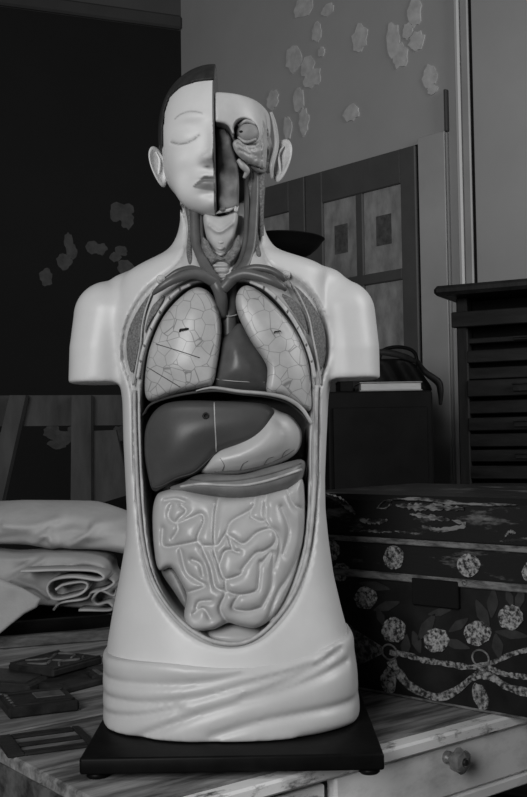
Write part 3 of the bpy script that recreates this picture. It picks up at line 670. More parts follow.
M_skull = mat('dissected_half_paint', .50, .42, .10, 30, .08, 90); mask_mix(M_skull, 'muscle', .25); mask_mix(M_skull, 'orbit', .20); mask_mix(M_skull, 'dark', .12)
skull = obj('dissected_half', (V, Q), M_skull, torso, attrs={'muscle': sstep(.001, -.002, sdv)*(V[:, 1] < .02), 'orbit': sstep(1.05, .9, orb)*(V[:, 1] < -.02), 'dark': dk})
skull['label'] = 'dissected half of the head with open eye socket'
# hair over the kept half
reg = smooth_poly(XZ([(163.5, 150), (164, 128), (164, 107), (169, 91.5), (180, 85), (196, 83.5), (222, 83.5), (222, 40), (140, 40), (140, 150)], -.05))
reg = np.vstack([XZ([(162.5, 146), (163, 128), (164, 110), (169, 96), (180, 90), (196, 88), (222, 87), (222, 40), (140, 40), (140, 146)], -.05)])
dr = polysd(reg, Xh[:, 0, :], Zh[:, 0, :])[:, None, :]
back = np.maximum(.030-Yh, ZP(185)-Zh)
FHa = np.maximum(np.maximum(FACE-.0032, Xh-XM+.0001), np.minimum(dr, back)); FHa = np.maximum(FHa, -(FACE+.004))
V, Q = snets(FHa, (gx2[0], gy2[0], gz2[0]), hh); V = smooth_mesh(V, Q, 1)
M_hair = mat('dark_hair_paint', .035, .42, .3, 60, .3, 120, stretch=(1, 1, .3))
obj('hair', (V, Q), M_hair, headp)
# wooden edge of the section, standing a little proud along the middle of the skull
zz = np.array([p for p in range(66, 98, 4)])
# eyeball, orbital muscles, cheek muscles
M_eye = mat('eyeball_paint', .26, .6, .2, 60); M_ms = mat('face_muscle_paint', .36, .42, .3, 60, .3, 140, stretch=(1, 1, .4))
M_msd = mat('dark_face_muscle_paint', .11, .42, .35, 80, .3, 140)
eye = obj('eyeball', sph(hp(247.5, 133.5, -.061), (.0148, .0120, .0135), 20), M_eye, torso)
obj('pupil', sph(hp(241, 131.5, -.0715), (.0026, .0022, .0014), 12), M_black, eye)
for pts, r in (([(238, 126, -.066), (246, 121, -.070), (255, 124, -.066)], .0026), ([(238, 137, -.068), (246, 142, -.071), (256, 139, -.066)], .0022)):
    obj('orbital_muscle', tube(px3(pts, 0), [r*.6, r, r*.6], 16, 8), M_ms, torso)
def hsurf(Fv):
    sg = Fv < 0; i_ = sg.argmax(1); has = sg.any(1); y = gy2[0]+hh*i_; return np.where(has, y, -.01)
YH = blur2(hsurf(np.maximum(FACE, Zh-slope)), 1.5)
def yhead(x, z):
    i_ = np.clip(((np.asarray(x)-gx2[0])/hh).round().astype(int), 0, len(gx2)-1); k_ = np.clip(((np.asarray(z)-gz2[0])/hh).round().astype(int), 0, len(gz2)-1); return YH[i_, k_]
cm = smooth_poly(XZ([(257, 113), (266, 119), (272, 131), (274, 148), (271, 163), (258, 166), (246, 164), (237, 158), (233, 149), (238, 144), (247, 148), (256, 144), (260, 134), (259, 123)], -.05))
gro = [spline(XZ(p_, -.05), 24) for p_ in ([(261, 118), (264, 132), (261, 146), (250, 153), (238, 150)], [(266, 124), (268, 138), (264, 152), (253, 158), (240, 155)], [(255, 160), (264, 157), (271, 150)], [(246, 150), (252, 156), (262, 158)])]
obj('cheek_muscle', puff(cm, lambda x, z: yhead(x, z)+.012, lambda x, z, d: .006+.005*sstep(0, .008, d), .006, .0016, lambda x, z: -.0035*np.exp(-(linedist(gro, x, z)/.0016)**2), 1, .004), M_ms, torso)
for pts, r, m_ in (([(238, 160, -.058), (243, 166, -.058), (247, 171, -.054), (244, 178, -.050)], [.003, .0045, .004, .002], M_ms), ([(251, 166, -.046), (257, 170, -.042), (264, 172, -.036)], [.002, .003, .002], M_msd),
                   ([(249, 166, -.036), (251, 185, -.034), (251, 205, -.036), (250, 232, -.040)], [.003, .004, .004, .003], M_musc), ([(263, 168, -.030), (261, 185, -.030), (259.5, 208, -.034), (260, 240, -.036)], [.004, .006, .006, .005], M_musc)):
    obj('jaw_vessel', tube(px3(pts, 0), r, 24, 10), m_, torso)
# nasal and mouth section: a raised dark slab with the palate line, and the broken jaw edge
M_sec = mat('section_paint', .18, .5, .35, 45, .25, 110)
sec = obj('nasal_section', puff(XZ([(215.5, 127.5), (225.5, 128), (231, 136), (234, 150), (238.5, 166), (239, 186), (238.5, 206), (233, 210), (217, 213)], -.06), -.052, .013, .005, .0016,
      lambda x, z: .0025*np.sin((z-ZP(140))*210)*np.sin(x*160+1)), M_sec, torso)
obj('jaw_edge', tube(px3([(216, 213, -.062), (222, 211, -.064), (229, 210, -.062), (234, 206, -.060), (236, 211, -.058), (238, 206, -.056)], 0), [.0016, .0026, .0022, .0026, .0018, .001], 30, 8), M_pale, torso)
obj('tooth', sph(hp(222.5, 209, -.066), (.0042, .003, .0036), 10), M_musc, torso)
# ears
def ear(cx_, cy_, w, hgt, tilt, y0, m_, side):
    c = hp(cx_, cy_, y0); n = 40; P = []
    for t in np.linspace(0, 2*math.pi, n, endpoint=False):
        sx = math.cos(t); sz = math.sin(t); ww = w*(1.0+.22*sz)          # wider above, lobe below
        x = ww*sx; z = hgt*sz
        P.append((x*math.cos(tilt)-z*math.sin(tilt), .010*sx*side*-1, x*math.sin(tilt)+z*math.cos(tilt)))
    P = np.array(P)/765; P[:, 1] *= 765
    outer = P+c
    rings = [(1.0, .003), (1.04, -.001), (.97, -.0042), (.82, -.0040), (.70, -.0018), (.55, .0002), (.28, .0010), (.02, .0008)]
    V = []; F = []
    for s, dy in rings:
        for q in P: V.append(c+q*np.array([s, 1*s, s])+np.array([0, dy, 0]))
    V += [c+q*np.array([.8, .8, .8])+np.array([0, .008, 0]) for q in P]
    for i in range(len(rings)-1):
        for j in range(n): F.append([i*n+j, (i+1)*n+j, (i+1)*n+(j+1) % n, i*n+(j+1) % n])
    b = len(rings)*n
    for j in range(n): F.append([b+j, j, (j+1) % n, b+(j+1) % n])
    return np.array(V), F
e1 = obj('ear', ear(158.5, 167, 7.0, 21, math.radians(13), -.016, M_face, -1), M_face, torso)
obj('ear_fold', tube(px3([(156, 152, -.0175), (159.5, 160, -.0165), (159, 170, -.017), (157.5, 178, -.018)], 0), [.001, .0018, .0022, .001], 18, 8), M_face, e1)
e2 = obj('ear', ear(281.5, 161, 9.0, 22, math.radians(-11), -.010, M_face, 1), M_pale, torso)
obj('ear_fold', tube(px3([(284, 146, -.0140), (279, 154, -.0145), (280, 166, -.0145), (281, 174, -.0145)], 0), [.001, .0018, .0022, .001], 18, 8), M_pale, e2)
obj('skin_flap', tube(px3([(271, 112, -.030), (275, 126, -.026), (276.5, 145, -.020), (272, 165, -.022), (272, 179, -.018)], 0), [.002, .0030, .0034, .0034, .002], 26, 8, .5), M_ms, torso)

# ================================================================== hip drapery
M_drape = mat('white_drapery_paint', .54, .40, .05, 16, .05, 80)
gx3, gy3, gz3 = grid((XP(98, 700), -.175, ZB-.009), (XP(368, 700), .15, ZP(622)), .003)
Xd, Yd, Zd = np.meshgrid(gx3, gy3, gz3, indexing='ij')
Fd = trunk_field(Xd, Yd, Zd, gz3)
fold = [[(106, 688), (150, 700), (200, 697), (250, 684), (310, 664)], [(130, 735), (180, 720), (230, 706), (285, 690), (345, 660)], [(210, 737), (260, 722), (310, 710), (357, 692)], [(108, 672), (150, 682), (200, 683), (255, 672), (320, 652)],
        [(106, 705), (140, 712), (180, 707)], [(300, 736), (330, 728), (358, 716)], [(240, 700), (290, 680), (340, 648)]]
def DY(p): return [-.146*math.sqrt(max(0, 1-((q[0]-232)/128)**2)) for q in p]
def XZd(p): q = np.array(p, float); r_ = U(q[:, 0], q[:, 1], np.array(DY(p))); return r_[:, [0, 2]]
FX = [spline(XZd(f_), 30) for f_ in fold]
X2, Z2 = Xd[:, 0, :], Zd[:, 0, :]
d = linedist(FX, X2, Z2)
Dd = .0046-.0046*np.exp(-(d/.0038)**2)+.0012*(1-np.exp(-(d/.014)**2))
Dd = blur2(Dd, .6)*(.25+.75*sstep(.168, .150, np.abs(X2-XP(232, 700)))) 
top = spline(XZd([(98, 644), (108, 650), (130, 657), (170, 663), (215, 669), (255, 668), (290, 661), (320, 650), (345, 638), (356, 634), (366, 632)]), 60)
ztp = np.interp(gx3, top[:, 0], top[:, 1])
dt = Zd-ztp[:, None, None]-.10*np.clip(Yd, 0, .2)
roll_ = .0015*np.exp(-((dt+.008)/.007)**2)
Fd = Fd-np.where(Yd < .05, Dd[:, None, :], .002)-roll_
Fd = smax(Fd, dt, .002); Fd = smax(Fd, ZB+.0005-Zd, .003); 
V, Q = snets(Fd, (gx3[0], gy3[0], gz3[0]), .003); V = smooth_mesh(V, Q, 4)
dr_ = obj('hip_drapery', (V, Q), M_drape, torso); dr_['label'] = 'moulded white cloth folded round the hips'

# ================================================================== black base board
M_base = mat('black_lacquer', .005, .45, .3, 30, .12, 60, spec=.08)
bl = XP(79, 760, -.196); br = XP(384.5, 760, -.196)
bo = obj('base_board', box(((bl+br)/2, -.006, .0165), (br-bl, .380, .0190), .003, seg=2), M_base, torso)
for x in (bl+.018, br-.016):
    for y in (-.180, .168):
        obj('foot', lathe([(.010, 0), (.0125, .002), (.0125, .005), (.011, .0072)], 20, (x, y, 0)), M_base, bo)
# ================================================================== the painted table
TA = math.radians(38.3); tu = np.array([math.cos(TA), math.sin(TA)]); tv = np.array([-math.sin(TA), math.cos(TA)])
pf = G(np.float64(318), np.float64(769), 0.0)[:2]; pl_ = np.array([-.290, -.128])
Mx = np.array([[tu[0], -tv[0]], [tu[1], -tv[1]]]); sol = np.linalg.solve(Mx, pl_-pf); TC = pf+tu*sol[0]
table = thing('work_table', (TC[0], TC[1], FLOOR), 'worn white-painted wooden table with a drawer, carrying the torso and chest', 'table', TA)
def worn(name, g1, g2, scale, stretch, lo=.42, hi=.58, rough=.55, bump=.25):
    M_ = mat(name, g1, rough, 0, bump=bump, bscale=40, stretch=stretch); nt = M_.node_tree; L = nt.links; b = nt.nodes['Principled BSDF']
    mp = [n for n in nt.nodes if n.type == 'MAPPING'][0]
    n = nt.nodes.new('ShaderNodeTexNoise'); n.inputs['Scale'].default_value = scale; n.inputs['Detail'].default_value = 9; n.inputs['Roughness'].default_value = .68
    L.new(mp.outputs[0], n.inputs['Vector']); r = nt.nodes.new('ShaderNodeMapRange'); r.inputs[1].default_value = lo; r.inputs[2].default_value = hi; L.new(n.outputs['Fac'], r.inputs[0])
    mx = nt.nodes.new('ShaderNodeMix'); mx.data_type = 'RGBA'; mx.inputs[6].default_value = (g1,)*3+(1,); mx.inputs[7].default_value = (g2,)*3+(1,)
    L.new(r.outputs[0], mx.inputs[0]); L.new(mx.outputs[2], b.inputs['Base Color']); return M_
M_ttop = worn('worn_table_paint', .07, .30, 9, (.6, 4.5, 4.5), .38, .62)
M_tedge = worn('chipped_edge_paint', .10, .72, 22, (.8, 2, 2), .36, .47)
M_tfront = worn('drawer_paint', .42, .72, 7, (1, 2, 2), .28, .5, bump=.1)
TW, TD, TH = 1.14, 1.10, -FLOOR
tl = lambda c, s, bev=.003: box(c, s, bev)
nb = 6; w = (TD-.03)/nb
for i in range(nb):
    obj('top_plank', tl((TW/2, .03+w*(i+.5), TH-.0085), (TW, w-.0025, .017), .0025), M_ttop, table, smooth=False, local=True)
obj('top_edge', tl((TW/2, .0135, TH-.0085), (TW, .027, .017), .003), M_tedge, table, smooth=False, local=True)
ug = None
def tloc(p): q = np.array([p[0]-TC[0], p[1]-TC[1]]); return float(q @ tu), float(q @ tv)
# drawer and apron
def fplane(px, py, v=.012):
    d = ray(np.float64(px), np.float64(py)); n = np.array([tv[0], tv[1], 0]); o = np.array([TC[0], TC[1], 0])+n*v; t = ((o-CAM) @ n)/(d @ n); p = CAM+d*t
    return tloc(p[:2])[0], float(p[2])+TH
u_g, _ = fplane(327, 782); u_k, z_k = fplane(457, 760, -.01); zdb = fplane(470, 788.5)[1]
for x in (.045, TW-.045):
    for y in (.050, TD-.050): obj('leg', tl((x, y, (TH-.024)/2), (.065, .065, TH-.024), .004), M_tfront, table, smooth=False, local=True)
obj('apron', tl(((.075+u_g)/2, .024, TH-.085), (u_g-.075-.004, .022, .120), .002), M_tedge, table, smooth=False, local=True)
obj('apron', tl((TW/2, TD-.024, TH-.085), (TW-.16, .022, .120), .002), M_tfront, table, smooth=False, local=True)
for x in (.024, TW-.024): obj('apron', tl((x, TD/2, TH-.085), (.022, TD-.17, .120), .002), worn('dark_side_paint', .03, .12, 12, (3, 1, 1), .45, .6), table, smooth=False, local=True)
ud1 = u_g+.46
dr = obj('drawer', merge(tl(((u_g+.010+ud1)/2, .017, (TH-.019+zdb)/2), (ud1-u_g-.010, .018, TH-.019-zdb), .003), tl(((u_g+.010+ud1)/2, .20, (TH-.03+zdb)/2), (ud1-u_g-.03, .34, TH-.05-zdb), .002)), M_tfront, table, smooth=False, local=True)
obj('drawer_rail', tl(((u_g+TW-.08)/2, .016, zdb-.0095), (TW-.08-u_g, .020, .015), .002), M_tfront, table, smooth=False, local=True)
obj('apron', tl(((ud1+.004+TW-.08)/2, .024, TH-.085), (TW-.08-ud1-.004, .022, .120), .002), M_tfront, table, smooth=False, local=True)
M_glass = mat('moulded_glass', .12, .12, .5, 60, coat=.5, spec=.5)
kn = []
n = 12; prof = [(.0085, 0), (.0085, .004), (.006, .008), (.006, .012), (.0150, .018), (.0165, .024), (.0135, .030), (.0060, .032), (.0055, .030)]
kv, kf = lathe(prof, n)
for i, v in enumerate(kv):
    ring = i//n
    if ring in (4, 5, 6): kv[i, :2] *= (1.08 if i % 2 else .90)
kv = kv[:, [0, 2, 1]]*np.array([1, -1, 1])+np.array([u_k, .008, z_k]); kf = [q[::-1] for q in kf]
kb = obj('knob', (kv, kf), M_glass, dr, smooth=False, local=True); kb['label'] = 'faceted glass drawer knob'
obj('knob_screw', (lathe([(.0042, .028), (.0040, .0335), (.002, .034)], 12)[0][:, [0, 2, 1]]*np.array([1, -1, 1])+np.array([u_k, .008, z_k]), lathe([(.0042, .028), (.0040, .0335), (.002, .034)], 12)[1]), M_black, dr, local=True)

# ================================================================== the painted chest
CA = math.radians(-42.0); cx_ = np.array([math.cos(CA), math.sin(CA), 0]); cy_ = np.array([-math.sin(CA), math.cos(CA), 0])
c0 = np.array([.154, .203, 0.0])-cx_*.115; CL, CD = .66, .36
chest = thing('painted_chest', tuple(c0), 'black painted wooden chest with faded gilt garlands and roses, behind the torso', 'chest', CA)
def CP(px, py, off=0.0):
    d = ray(np.float64(px), np.float64(py)); o = c0-cy_*off; t = ((o-CAM) @ cy_)/(d @ cy_); p = CAM+d*t
    return min(float((p-c0) @ cx_), CL-.004), max(float(p[2]), .003)
M_chest = mat('black_chest_paint', .012, .38, .5, 14, .25, 50)
M_lid = worn('worn_gilt_lid', .013, .16, 9, (.9, 2.2, 3.6), .565, .70, .4)
M_gilt = worn('speckled_gilt', .02, .27, 170, (1, 1, 1), .42, .60, .45, .4)
M_gilt2 = worn('faded_gilt_band', .05, .17, 60, (.5, 2, 2), .40, .58, .5, .3)
M_rose = worn('gilt_rose_paint', .02, .32, 190, (1, 1, 1), .42, .60, .45, .4)
M_leaf = mat('dull_leaf_paint', .030, .5, .3, 60, .2, 60)
M_hasp = mat('black_iron_plate', .006, .6)
zb0 = CP(450, 579)[1]; zb1 = CP(450, 584)[1]; zl0 = CP(450, 541.5)[1]; zl1 = CP(450, 547.5)[1]; ztop = CP(450, 495)[1]
zmid = CP(450, 579)[1]
obj('chest_body', box((CL/2, CD/2, (zb0)/2), (CL, CD, zb0), .004), M_chest, chest, smooth=False, local=True)
# lid: vertical frieze then a rounded, slightly arched top
prof = [(0, zb0+.001), (0, zl1), (-.004, zl1+.001), (-.004, zl0), (.000, zl0+.001), (.001, (zl0+ztop)/2), (.004, ztop-.012), (.012, ztop-.003), (.05, ztop), (CD/2, ztop+.0), (CD-.05, ztop), (CD-.010, ztop-.006), (CD, ztop-.02), (CD, zb0+.001)]
nlid = len(prof); lv = [(0, y, z) for y, z in prof]+[(CL, y, z) for y, z in prof]
lf = [[i, (i+1) % nlid, nlid+(i+1) % nlid, nlid+i][::-1] for i in range(nlid)]+[list(range(nlid)), [nlid+i for i in range(nlid)][::-1]]
lid_o = obj('lid', (np.array(lv), lf), M_lid, chest, smooth=False, local=True)
obj('gilt_band', box((CL/2, -.0035, (zl0+zl1)/2), (CL, .004, zl0-zl1), .001), M_gilt2, lid_o, smooth=False, local=True)
obj('gilt_band', box((CL/2, -.003, (zb0+zb1)/2), (CL, .006, abs(zb0-zb1)+.004), .0015), M_gilt2, chest, smooth=False, local=True)
obj('gilt_band', box((CL/2, -.001, CP(400, 703)[1]), (CL, .003, .0035), .001), M_gilt2, chest, smooth=False, local=True)
def cprism(pts, out, par, name, m_, off=0.0):
    q = [CP(*p) for p in pts]; v, f = prism(q, -out, .0005); v[:, 1] -= off; obj(name, (v, f), m_, par, smooth=False, local=True)
def ellpts(px, py, a, b, ang=0, n=20, wob=0.0, seed=0, point=False):
    r_ = random.Random(seed); out = []
    for i in range(n):
        t = 2*math.pi*i/n; k = 1+wob*r_.uniform(-1, 1); x = a*math.cos(t)*k; y = b*math.sin(t)*k
        if point: y *= (1-.55*abs(math.cos(t)))
        c, s = math.cos(ang), math.sin(ang); out.append((px+x*c-y*s, py-(x*s+y*c)))
    return out
for i, (px, py, a, b) in enumerate([(331, 550, 9, 11), (394, 557.5, 10, 12), (469, 565, 11.5, 11.5), (534, 572, 11.5, 11.5)]):
    cprism(ellpts(px, py, a, b, 0, 20, .05, i), .0016, lid_o, 'medallion', M_rose)
for i, (px, py, a, b) in enumerate([(366, 598, 11, 11), (394, 630, 12, 12.5), (437, 640, 12.5, 12), (477.5, 633, 13.5, 12.5), (511, 617, 12, 12.5), (341, 572, 9, 9)]):
    cprism(ellpts(px, py, a, b, 0, 22, .08, 20+i), .0018, chest, 'rose', M_rose)
for i, (px, py, a, b, an) in enumerate([(483, 614, 16, 6, 2.0), (493, 603, 15, 6, 1.5), (512, 634, 17, 5, -.15), (498, 646, 13, 6, -1.4), (427, 627, 16, 6, 1.0), (456, 644, 15, 5, -.3), (417, 642, 12, 5, 1.9), (406, 646, 12, 5, 1.5),
                                        (459, 625, 12, 5, .6), (387, 606, 14, 5, .3), (520, 599, 13, 5, 1.3), (510, 598, 10, 4, 1.9), (381, 617, 10, 4, -1.2), (440, 612, 12, 4, .2), (375, 586, 16, 4.5, -.2)]):
    cprism(ellpts(px, py, a, b, an, 16, 0, 0, True), .0012, chest, 'leaf', M_leaf)
def cribbon(pts, wpx, name, m_, seed=0, out=.0016):
    C = spline(pts, 36); T = np.gradient(C, axis=0); T /= np.linalg.norm(T, axis=1)[:, None]; Nn = np.stack([-T[:, 1], T[:, 0]], 1); r_ = random.Random(seed)
    wv = np.array([wpx*(1+.25*r_.uniform(-1, 1)) for _ in C])[:, None]/2
    A = [CP(*p) for p in C+Nn*wv]; B = [CP(*p) for p in C-Nn*wv]; v = []; f = []
    for i in range(len(A)):
        v += [(A[i][0], -out, A[i][1]), (B[i][0], -out, B[i][1]), (A[i][0], .0003, A[i][1]), (B[i][0], .0003, B[i][1])]
        if i:
            a = 4*(i-1); b = 4*i; f += [[a, b, b+1, a+1], [a, a+2, b+2, b], [a+1, b+1, b+3, a+3]]
    obj(name, (np.array(v), f), m_, chest, smooth=False, local=True)
cribbon([(390, 652), (408, 655), (424, 660), (450, 664), (472, 667), (494, 662), (512, 654), (535, 648)], 5.5, 'garland', M_gilt, 1)
cribbon([(391, 660), (400, 674), (412, 687), (437, 697), (457, 690), (474, 677), (490, 676), (508, 687), (535, 694)], 7.5, 'garland', M_gilt, 2)
cribbon([(476, 674), (488, 668), (505, 674), (535, 678)], 5, 'garland', M_gilt, 3)
cprism([(347, 622), (356, 630), (383, 647), (384, 653), (362, 664), (350, 666), (347, 660)], .0012, chest, 'gilt_corner', worn('dull_speckled_gilt', .02, .14, 110, (1, 1, 1), .44, .58))
for i, (px, py, a, b, an) in enumerate([(389, 681, 14, 7.5, -1.5), (481, 697, 14, 7, -1.2)]):
    cprism(ellpts(px, py, a, b, an, 16, .12, 50+i), .0018, chest, 'tassel', M_gilt)
for i, (px, py, r_) in enumerate([(481, 658, 9), (390, 652, 9)]):
    c = CP(px, py); P = [(c[0]+r_/690*math.cos(t), -.0012, c[1]+r_/690*.85*math.sin(t)) for t in np.linspace(0, 2*math.pi, 24)]
    obj('ribbon_ring', tube(P, [.0016], 30, 6), M_gilt2, chest, local=True)
a, b = CP(414, 577), CP(461, 609)
hs = obj('hasp_plate', box(((a[0]+b[0])/2, -.0035, (a[1]+b[1])/2), (b[0]-a[0], .008, a[1]-b[1]), .0015), M_hasp, chest, smooth=False, local=True)
sp = CP(467, 582); obj('stud', lathe([(.0042, 0), (.004, .002), (.002, .0035)], 12, (sp[0], -.006, sp[1]), 'y'), M_gilt, chest, local=True)
# worn gilt scrolls on the lid front
def lidribbon(pts, wpx, seed):
    C = spline(pts, 30); r_ = random.Random(seed); v = []; f = []
    for i, p in enumerate(C):
        w = wpx*(.35+r_.random())*.5*math.sin(math.pi*(i+.5)/len(C))**.4
        A = CP(p[0], p[1]-w); B = CP(p[0], p[1]+w); v += [(A[0], -.0008, A[1]), (B[0], -.0008, B[1]), (A[0], .0055, A[1]), (B[0], .0055, B[1])]
        if i: a = 4*(i-1); b = 4*i; f += [[a, b, b+1, a+1], [a, a+2, b+2, b], [a+1, b+1, b+3, a+3]]
    obj('worn_gilt_scroll', (np.array(v), f), M_gilt2s, lid_o, smooth=False, local=True)
M_gilt2s = worn('flaking_gilt', .02, .17, 45, (.5, 1, 1.6), .44, .54, .5, .3)
for i, (pts, w) in enumerate([([(324, 494), (338, 500), (348, 507), (356, 514)], 6), ([(377, 508), (384, 501), (391, 502), (386, 508), (377, 508)], 2), ([(392, 499), (420, 499), (445, 502), (470, 504), (516, 505)], 3.5), ([(396, 505), (415, 507), (440, 507), (464, 509)], 7),
                              ([(410, 514), (430, 517), (450, 520)], 5), ([(360, 520), (375, 522), (388, 520)], 5), ([(422, 526), (440, 530), (466, 525), (452, 520)], 5), ([(350, 531), (372, 531), (392, 532)], 3), ([(503, 541), (509, 532), (516, 533)], 4), ([(500, 541), (515, 540), (535, 538)], 3.5), ([(395, 531), (420, 534)], 2)]):
    lidribbon(pts, w, i)
# rope handle standing over the lid
hx = CP(509, 489)[0]; hy = .06
hp_ = [(hx+.0, hy, ztop-.001), (hx+.012, hy, ztop+.016), (hx+.035, hy+.002, ztop+.034), (hx+.075, hy+.004, ztop+.044), (hx+.115, hy+.004, ztop+.034), (hx+.138, hy+.002, ztop+.016), (min(hx+.150, CL-.01), hy, ztop-.001)]
C = spline(hp_, 60); strands = []
rope = obj('rope_handle', tube(C, [.0030], 60, 8), mat('braided_cord', .20, .6, .4, 300, .6, 400), chest, local=True)

# ================================================================== tray, board and linen at the left
LYA = math.radians(20)
def local_box(name, parent, c, s, bev, m_): return obj(name, box(c, s, bev), m_, parent, smooth=False, local=True)
fr = np.array([-.300, .645]); ld = np.array([math.cos(LYA), math.sin(LYA)]); lnn = np.array([-math.sin(LYA), math.cos(LYA)])
bc = fr-ld*.165+lnn*.105
board = thing('wooden_board', (bc[0], bc[1], 0), 'flat worn wooden board lying under the black tray', 'board', LYA)
M_board = worn('greyed_board', .045, .12, 10, (1, 5, 4), .4, .6)
for i in range(3): local_box('plank', board, (0, -.07+.07*i, .011), (.40, .0685, .022), .003, M_board)
tray = thing('black_tray', (bc[0], bc[1]+.01, .022), 'shallow glossy black tray under the folded linen', 'tray', LYA)
M_tray = mat('black_japanned_tin', .008, .28, .3, 20, spec=.4)
def ring_tray():
    v = []; f = []; n = 48
    for (k, z) in ((.90, 0), (1.0, .024), (1.03, .026), (1.03, .029), (.985, .028), (.88, .004)):
        for j in range(n):
            t = 2*math.pi*j/n; c, s = math.cos(t), math.sin(t); e = .35
            v.append((.205*k*math.copysign(abs(c)**e, c), .105*k*math.copysign(abs(s)**e, s), z))
    for i in range(5):
        for j in range(n): f.append([i*n+j, i*n+(j+1) % n, (i+1)*n+(j+1) % n, (i+1)*n+j])
    f.append(list(range(n))[::-1]); f.append([5*n+j for j in range(n)]); return np.array(v), f
obj('tray_dish', ring_tray(), M_tray, tray, local=True)
M_lin = mat('white_linen', .40, .85, .10, 14, .35, 500)
M_lin2 = mat('greyed_linen', .33, .85, .12, 14, .35, 500)
YL = .60
def lx(pts, Y=YL): return XZ(pts, Y)
# big upper cloth, softly crumpled
up = [(-60, 514), (-20, 508), (20, 507.5), (60, 508), (78, 509), (100, 515), (120, 522), (140, 533), (144, 548), (136, 564), (112, 561), (90, 558), (60, 557), (46, 556), (36, 557), (10, 553), (-30, 552), (-60, 550)]
ridges = [spline(lx(p), 20) for p in ([(38, 534), (41, 545), (44, 556)], [(60, 552), (76, 540), (90, 528), (112, 524)], [(20, 550), (34, 540), (60, 534), (80, 536)], [(-10, 530), (20, 530), (45, 524)])]
valley = [spline(lx(p), 20) for p in ([(46, 536), (60, 530), (76, 532)], [(-20, 545), (10, 542), (34, 546)], [(80, 550), (100, 545), (125, 545)])]
cl1 = thing('linen_sheet', (float(U(40, 560, .72)[0]), .74, .105), 'pale crumpled linen sheet draped on top of the folded cloth at left', 'cloth')
obj('sheet', puff(smooth_poly(lx(up)), lambda x, z: .735-.28*(z-.17)*-1*0+.95*np.clip(z-.10, 0, .2)-.045, lambda x, z, d: .075+.015*sstep(0, .04, d), .032, .003,
    lambda x, z: .012*np.exp(-(linedist(ridges, x, z)/.009)**2)-.009*np.exp(-(linedist(valley, x, z)/.010)**2)+.004*np.sin(x*40+z*70), 2, .01), M_lin, cl1)
# folded cloth below it: body and the visible ends of its folds
lo = [(-60, 557), (0, 558), (40, 556), (90, 559), (104, 566), (107, 577), (117, 592), (116, 611), (80, 614), (40, 613), (0, 612), (-60, 612)]
rid2 = [spline(XZ(p, .62), 16) for p in ([(0, 585), (20, 574), (38, 563)], [(44, 600), (30, 590), (10, 582)], [(60, 570), (80, 566), (100, 570)])]
val2 = [spline(XZ(p, .62), 16) for p in ([(10, 596), (28, 594), (46, 604)], [(5, 576), (22, 566), (34, 560)], [(50, 578), (62, 573), (90, 573)])]
cl2 = thing('folded_cloth', (float(U(40, 610, .70)[0]), .72, .045), 'folded grey-white cloth with rolled ends, lying in the black tray', 'cloth')
obj('fold_body', puff(smooth_poly(lx(lo, .62)), lambda x, z: .725+.25*np.clip(z-.05, 0, .2), .075, .012, .003, lambda x, z: .003*np.sin(x*50+z*120)+.007*np.exp(-(linedist(rid2, x, z)/.006)**2)-.006*np.exp(-(linedist(val2, x, z)/.006)**2), 2), M_lin2, cl2)
def ribbon(name, px, th, y0, y1, par, m_, Y=.60):
    C = spline(XZ(px, Y), 80); T = np.gradient(C, axis=0); T /= np.linalg.norm(T, axis=1)[:, None]; Nn = np.stack([-T[:, 1], T[:, 0]], 1)*th/2
    v = []; f = []
    for i in range(len(C)):
        for (s, y) in ((1, y0+.003), (.6, y0), (-.6, y0), (-1, y0+.003), (-1, y1), (1, y1)): v.append((C[i, 0]+s*Nn[i, 0], y+.01*math.sin(i*.2), C[i, 1]+s*Nn[i, 1]))
        if i:
            a = 6*(i-1); b = 6*i
            for j in range(6): f.append([a+j, a+(j+1) % 6, b+(j+1) % 6, b+j])
    f.append(list(range(6))); f.append([6*(len(C)-1)+j for j in range(6)][::-1])
    return obj(name, (np.array(v), f), m_, par)
ribbon('fold', [(20, 572), (60, 571), (92, 572), (103, 577), (98, 580), (74, 577), (54, 580), (46, 587), (47, 595), (54, 600), (70, 597), (82, 593), (87, 586), (80, 583), (62, 586), (55, 590)], .0048, .604, .70, cl2, M_lin)
ribbon('fold', [(108, 579), (112, 585), (104, 590), (90, 594), (84, 600), (66, 602), (56, 606), (52, 611)], .0045, .612, .70, cl2, M_lin)
ribbon('fold', [(116, 590), (112, 597), (100, 591), (92, 600), (96, 606), (108, 603), (113, 608), (106, 612), (78, 611)], .0045, .606, .70, cl2, M_lin2)
cl3p = [(-60, 575), (0, 578), (24, 588), (42, 598), (38, 607), (26, 613), (12, 624), (0, 634), (-30, 640), (-60, 640)]
cl3 = thing('linen_corner', (float(U(0, 620, .58)[0])-.03, 0.535, .0), 'loose pale linen corner hanging over the front of the black tray', 'cloth')
obj('sheet', puff(XZ(cl3p, .545), lambda x, z: .535+.12*np.clip(z-.06, -.1, .1), .008, .008, .003, lambda x, z: .004*np.sin(x*60-z*60), 1), M_lin2, cl3)

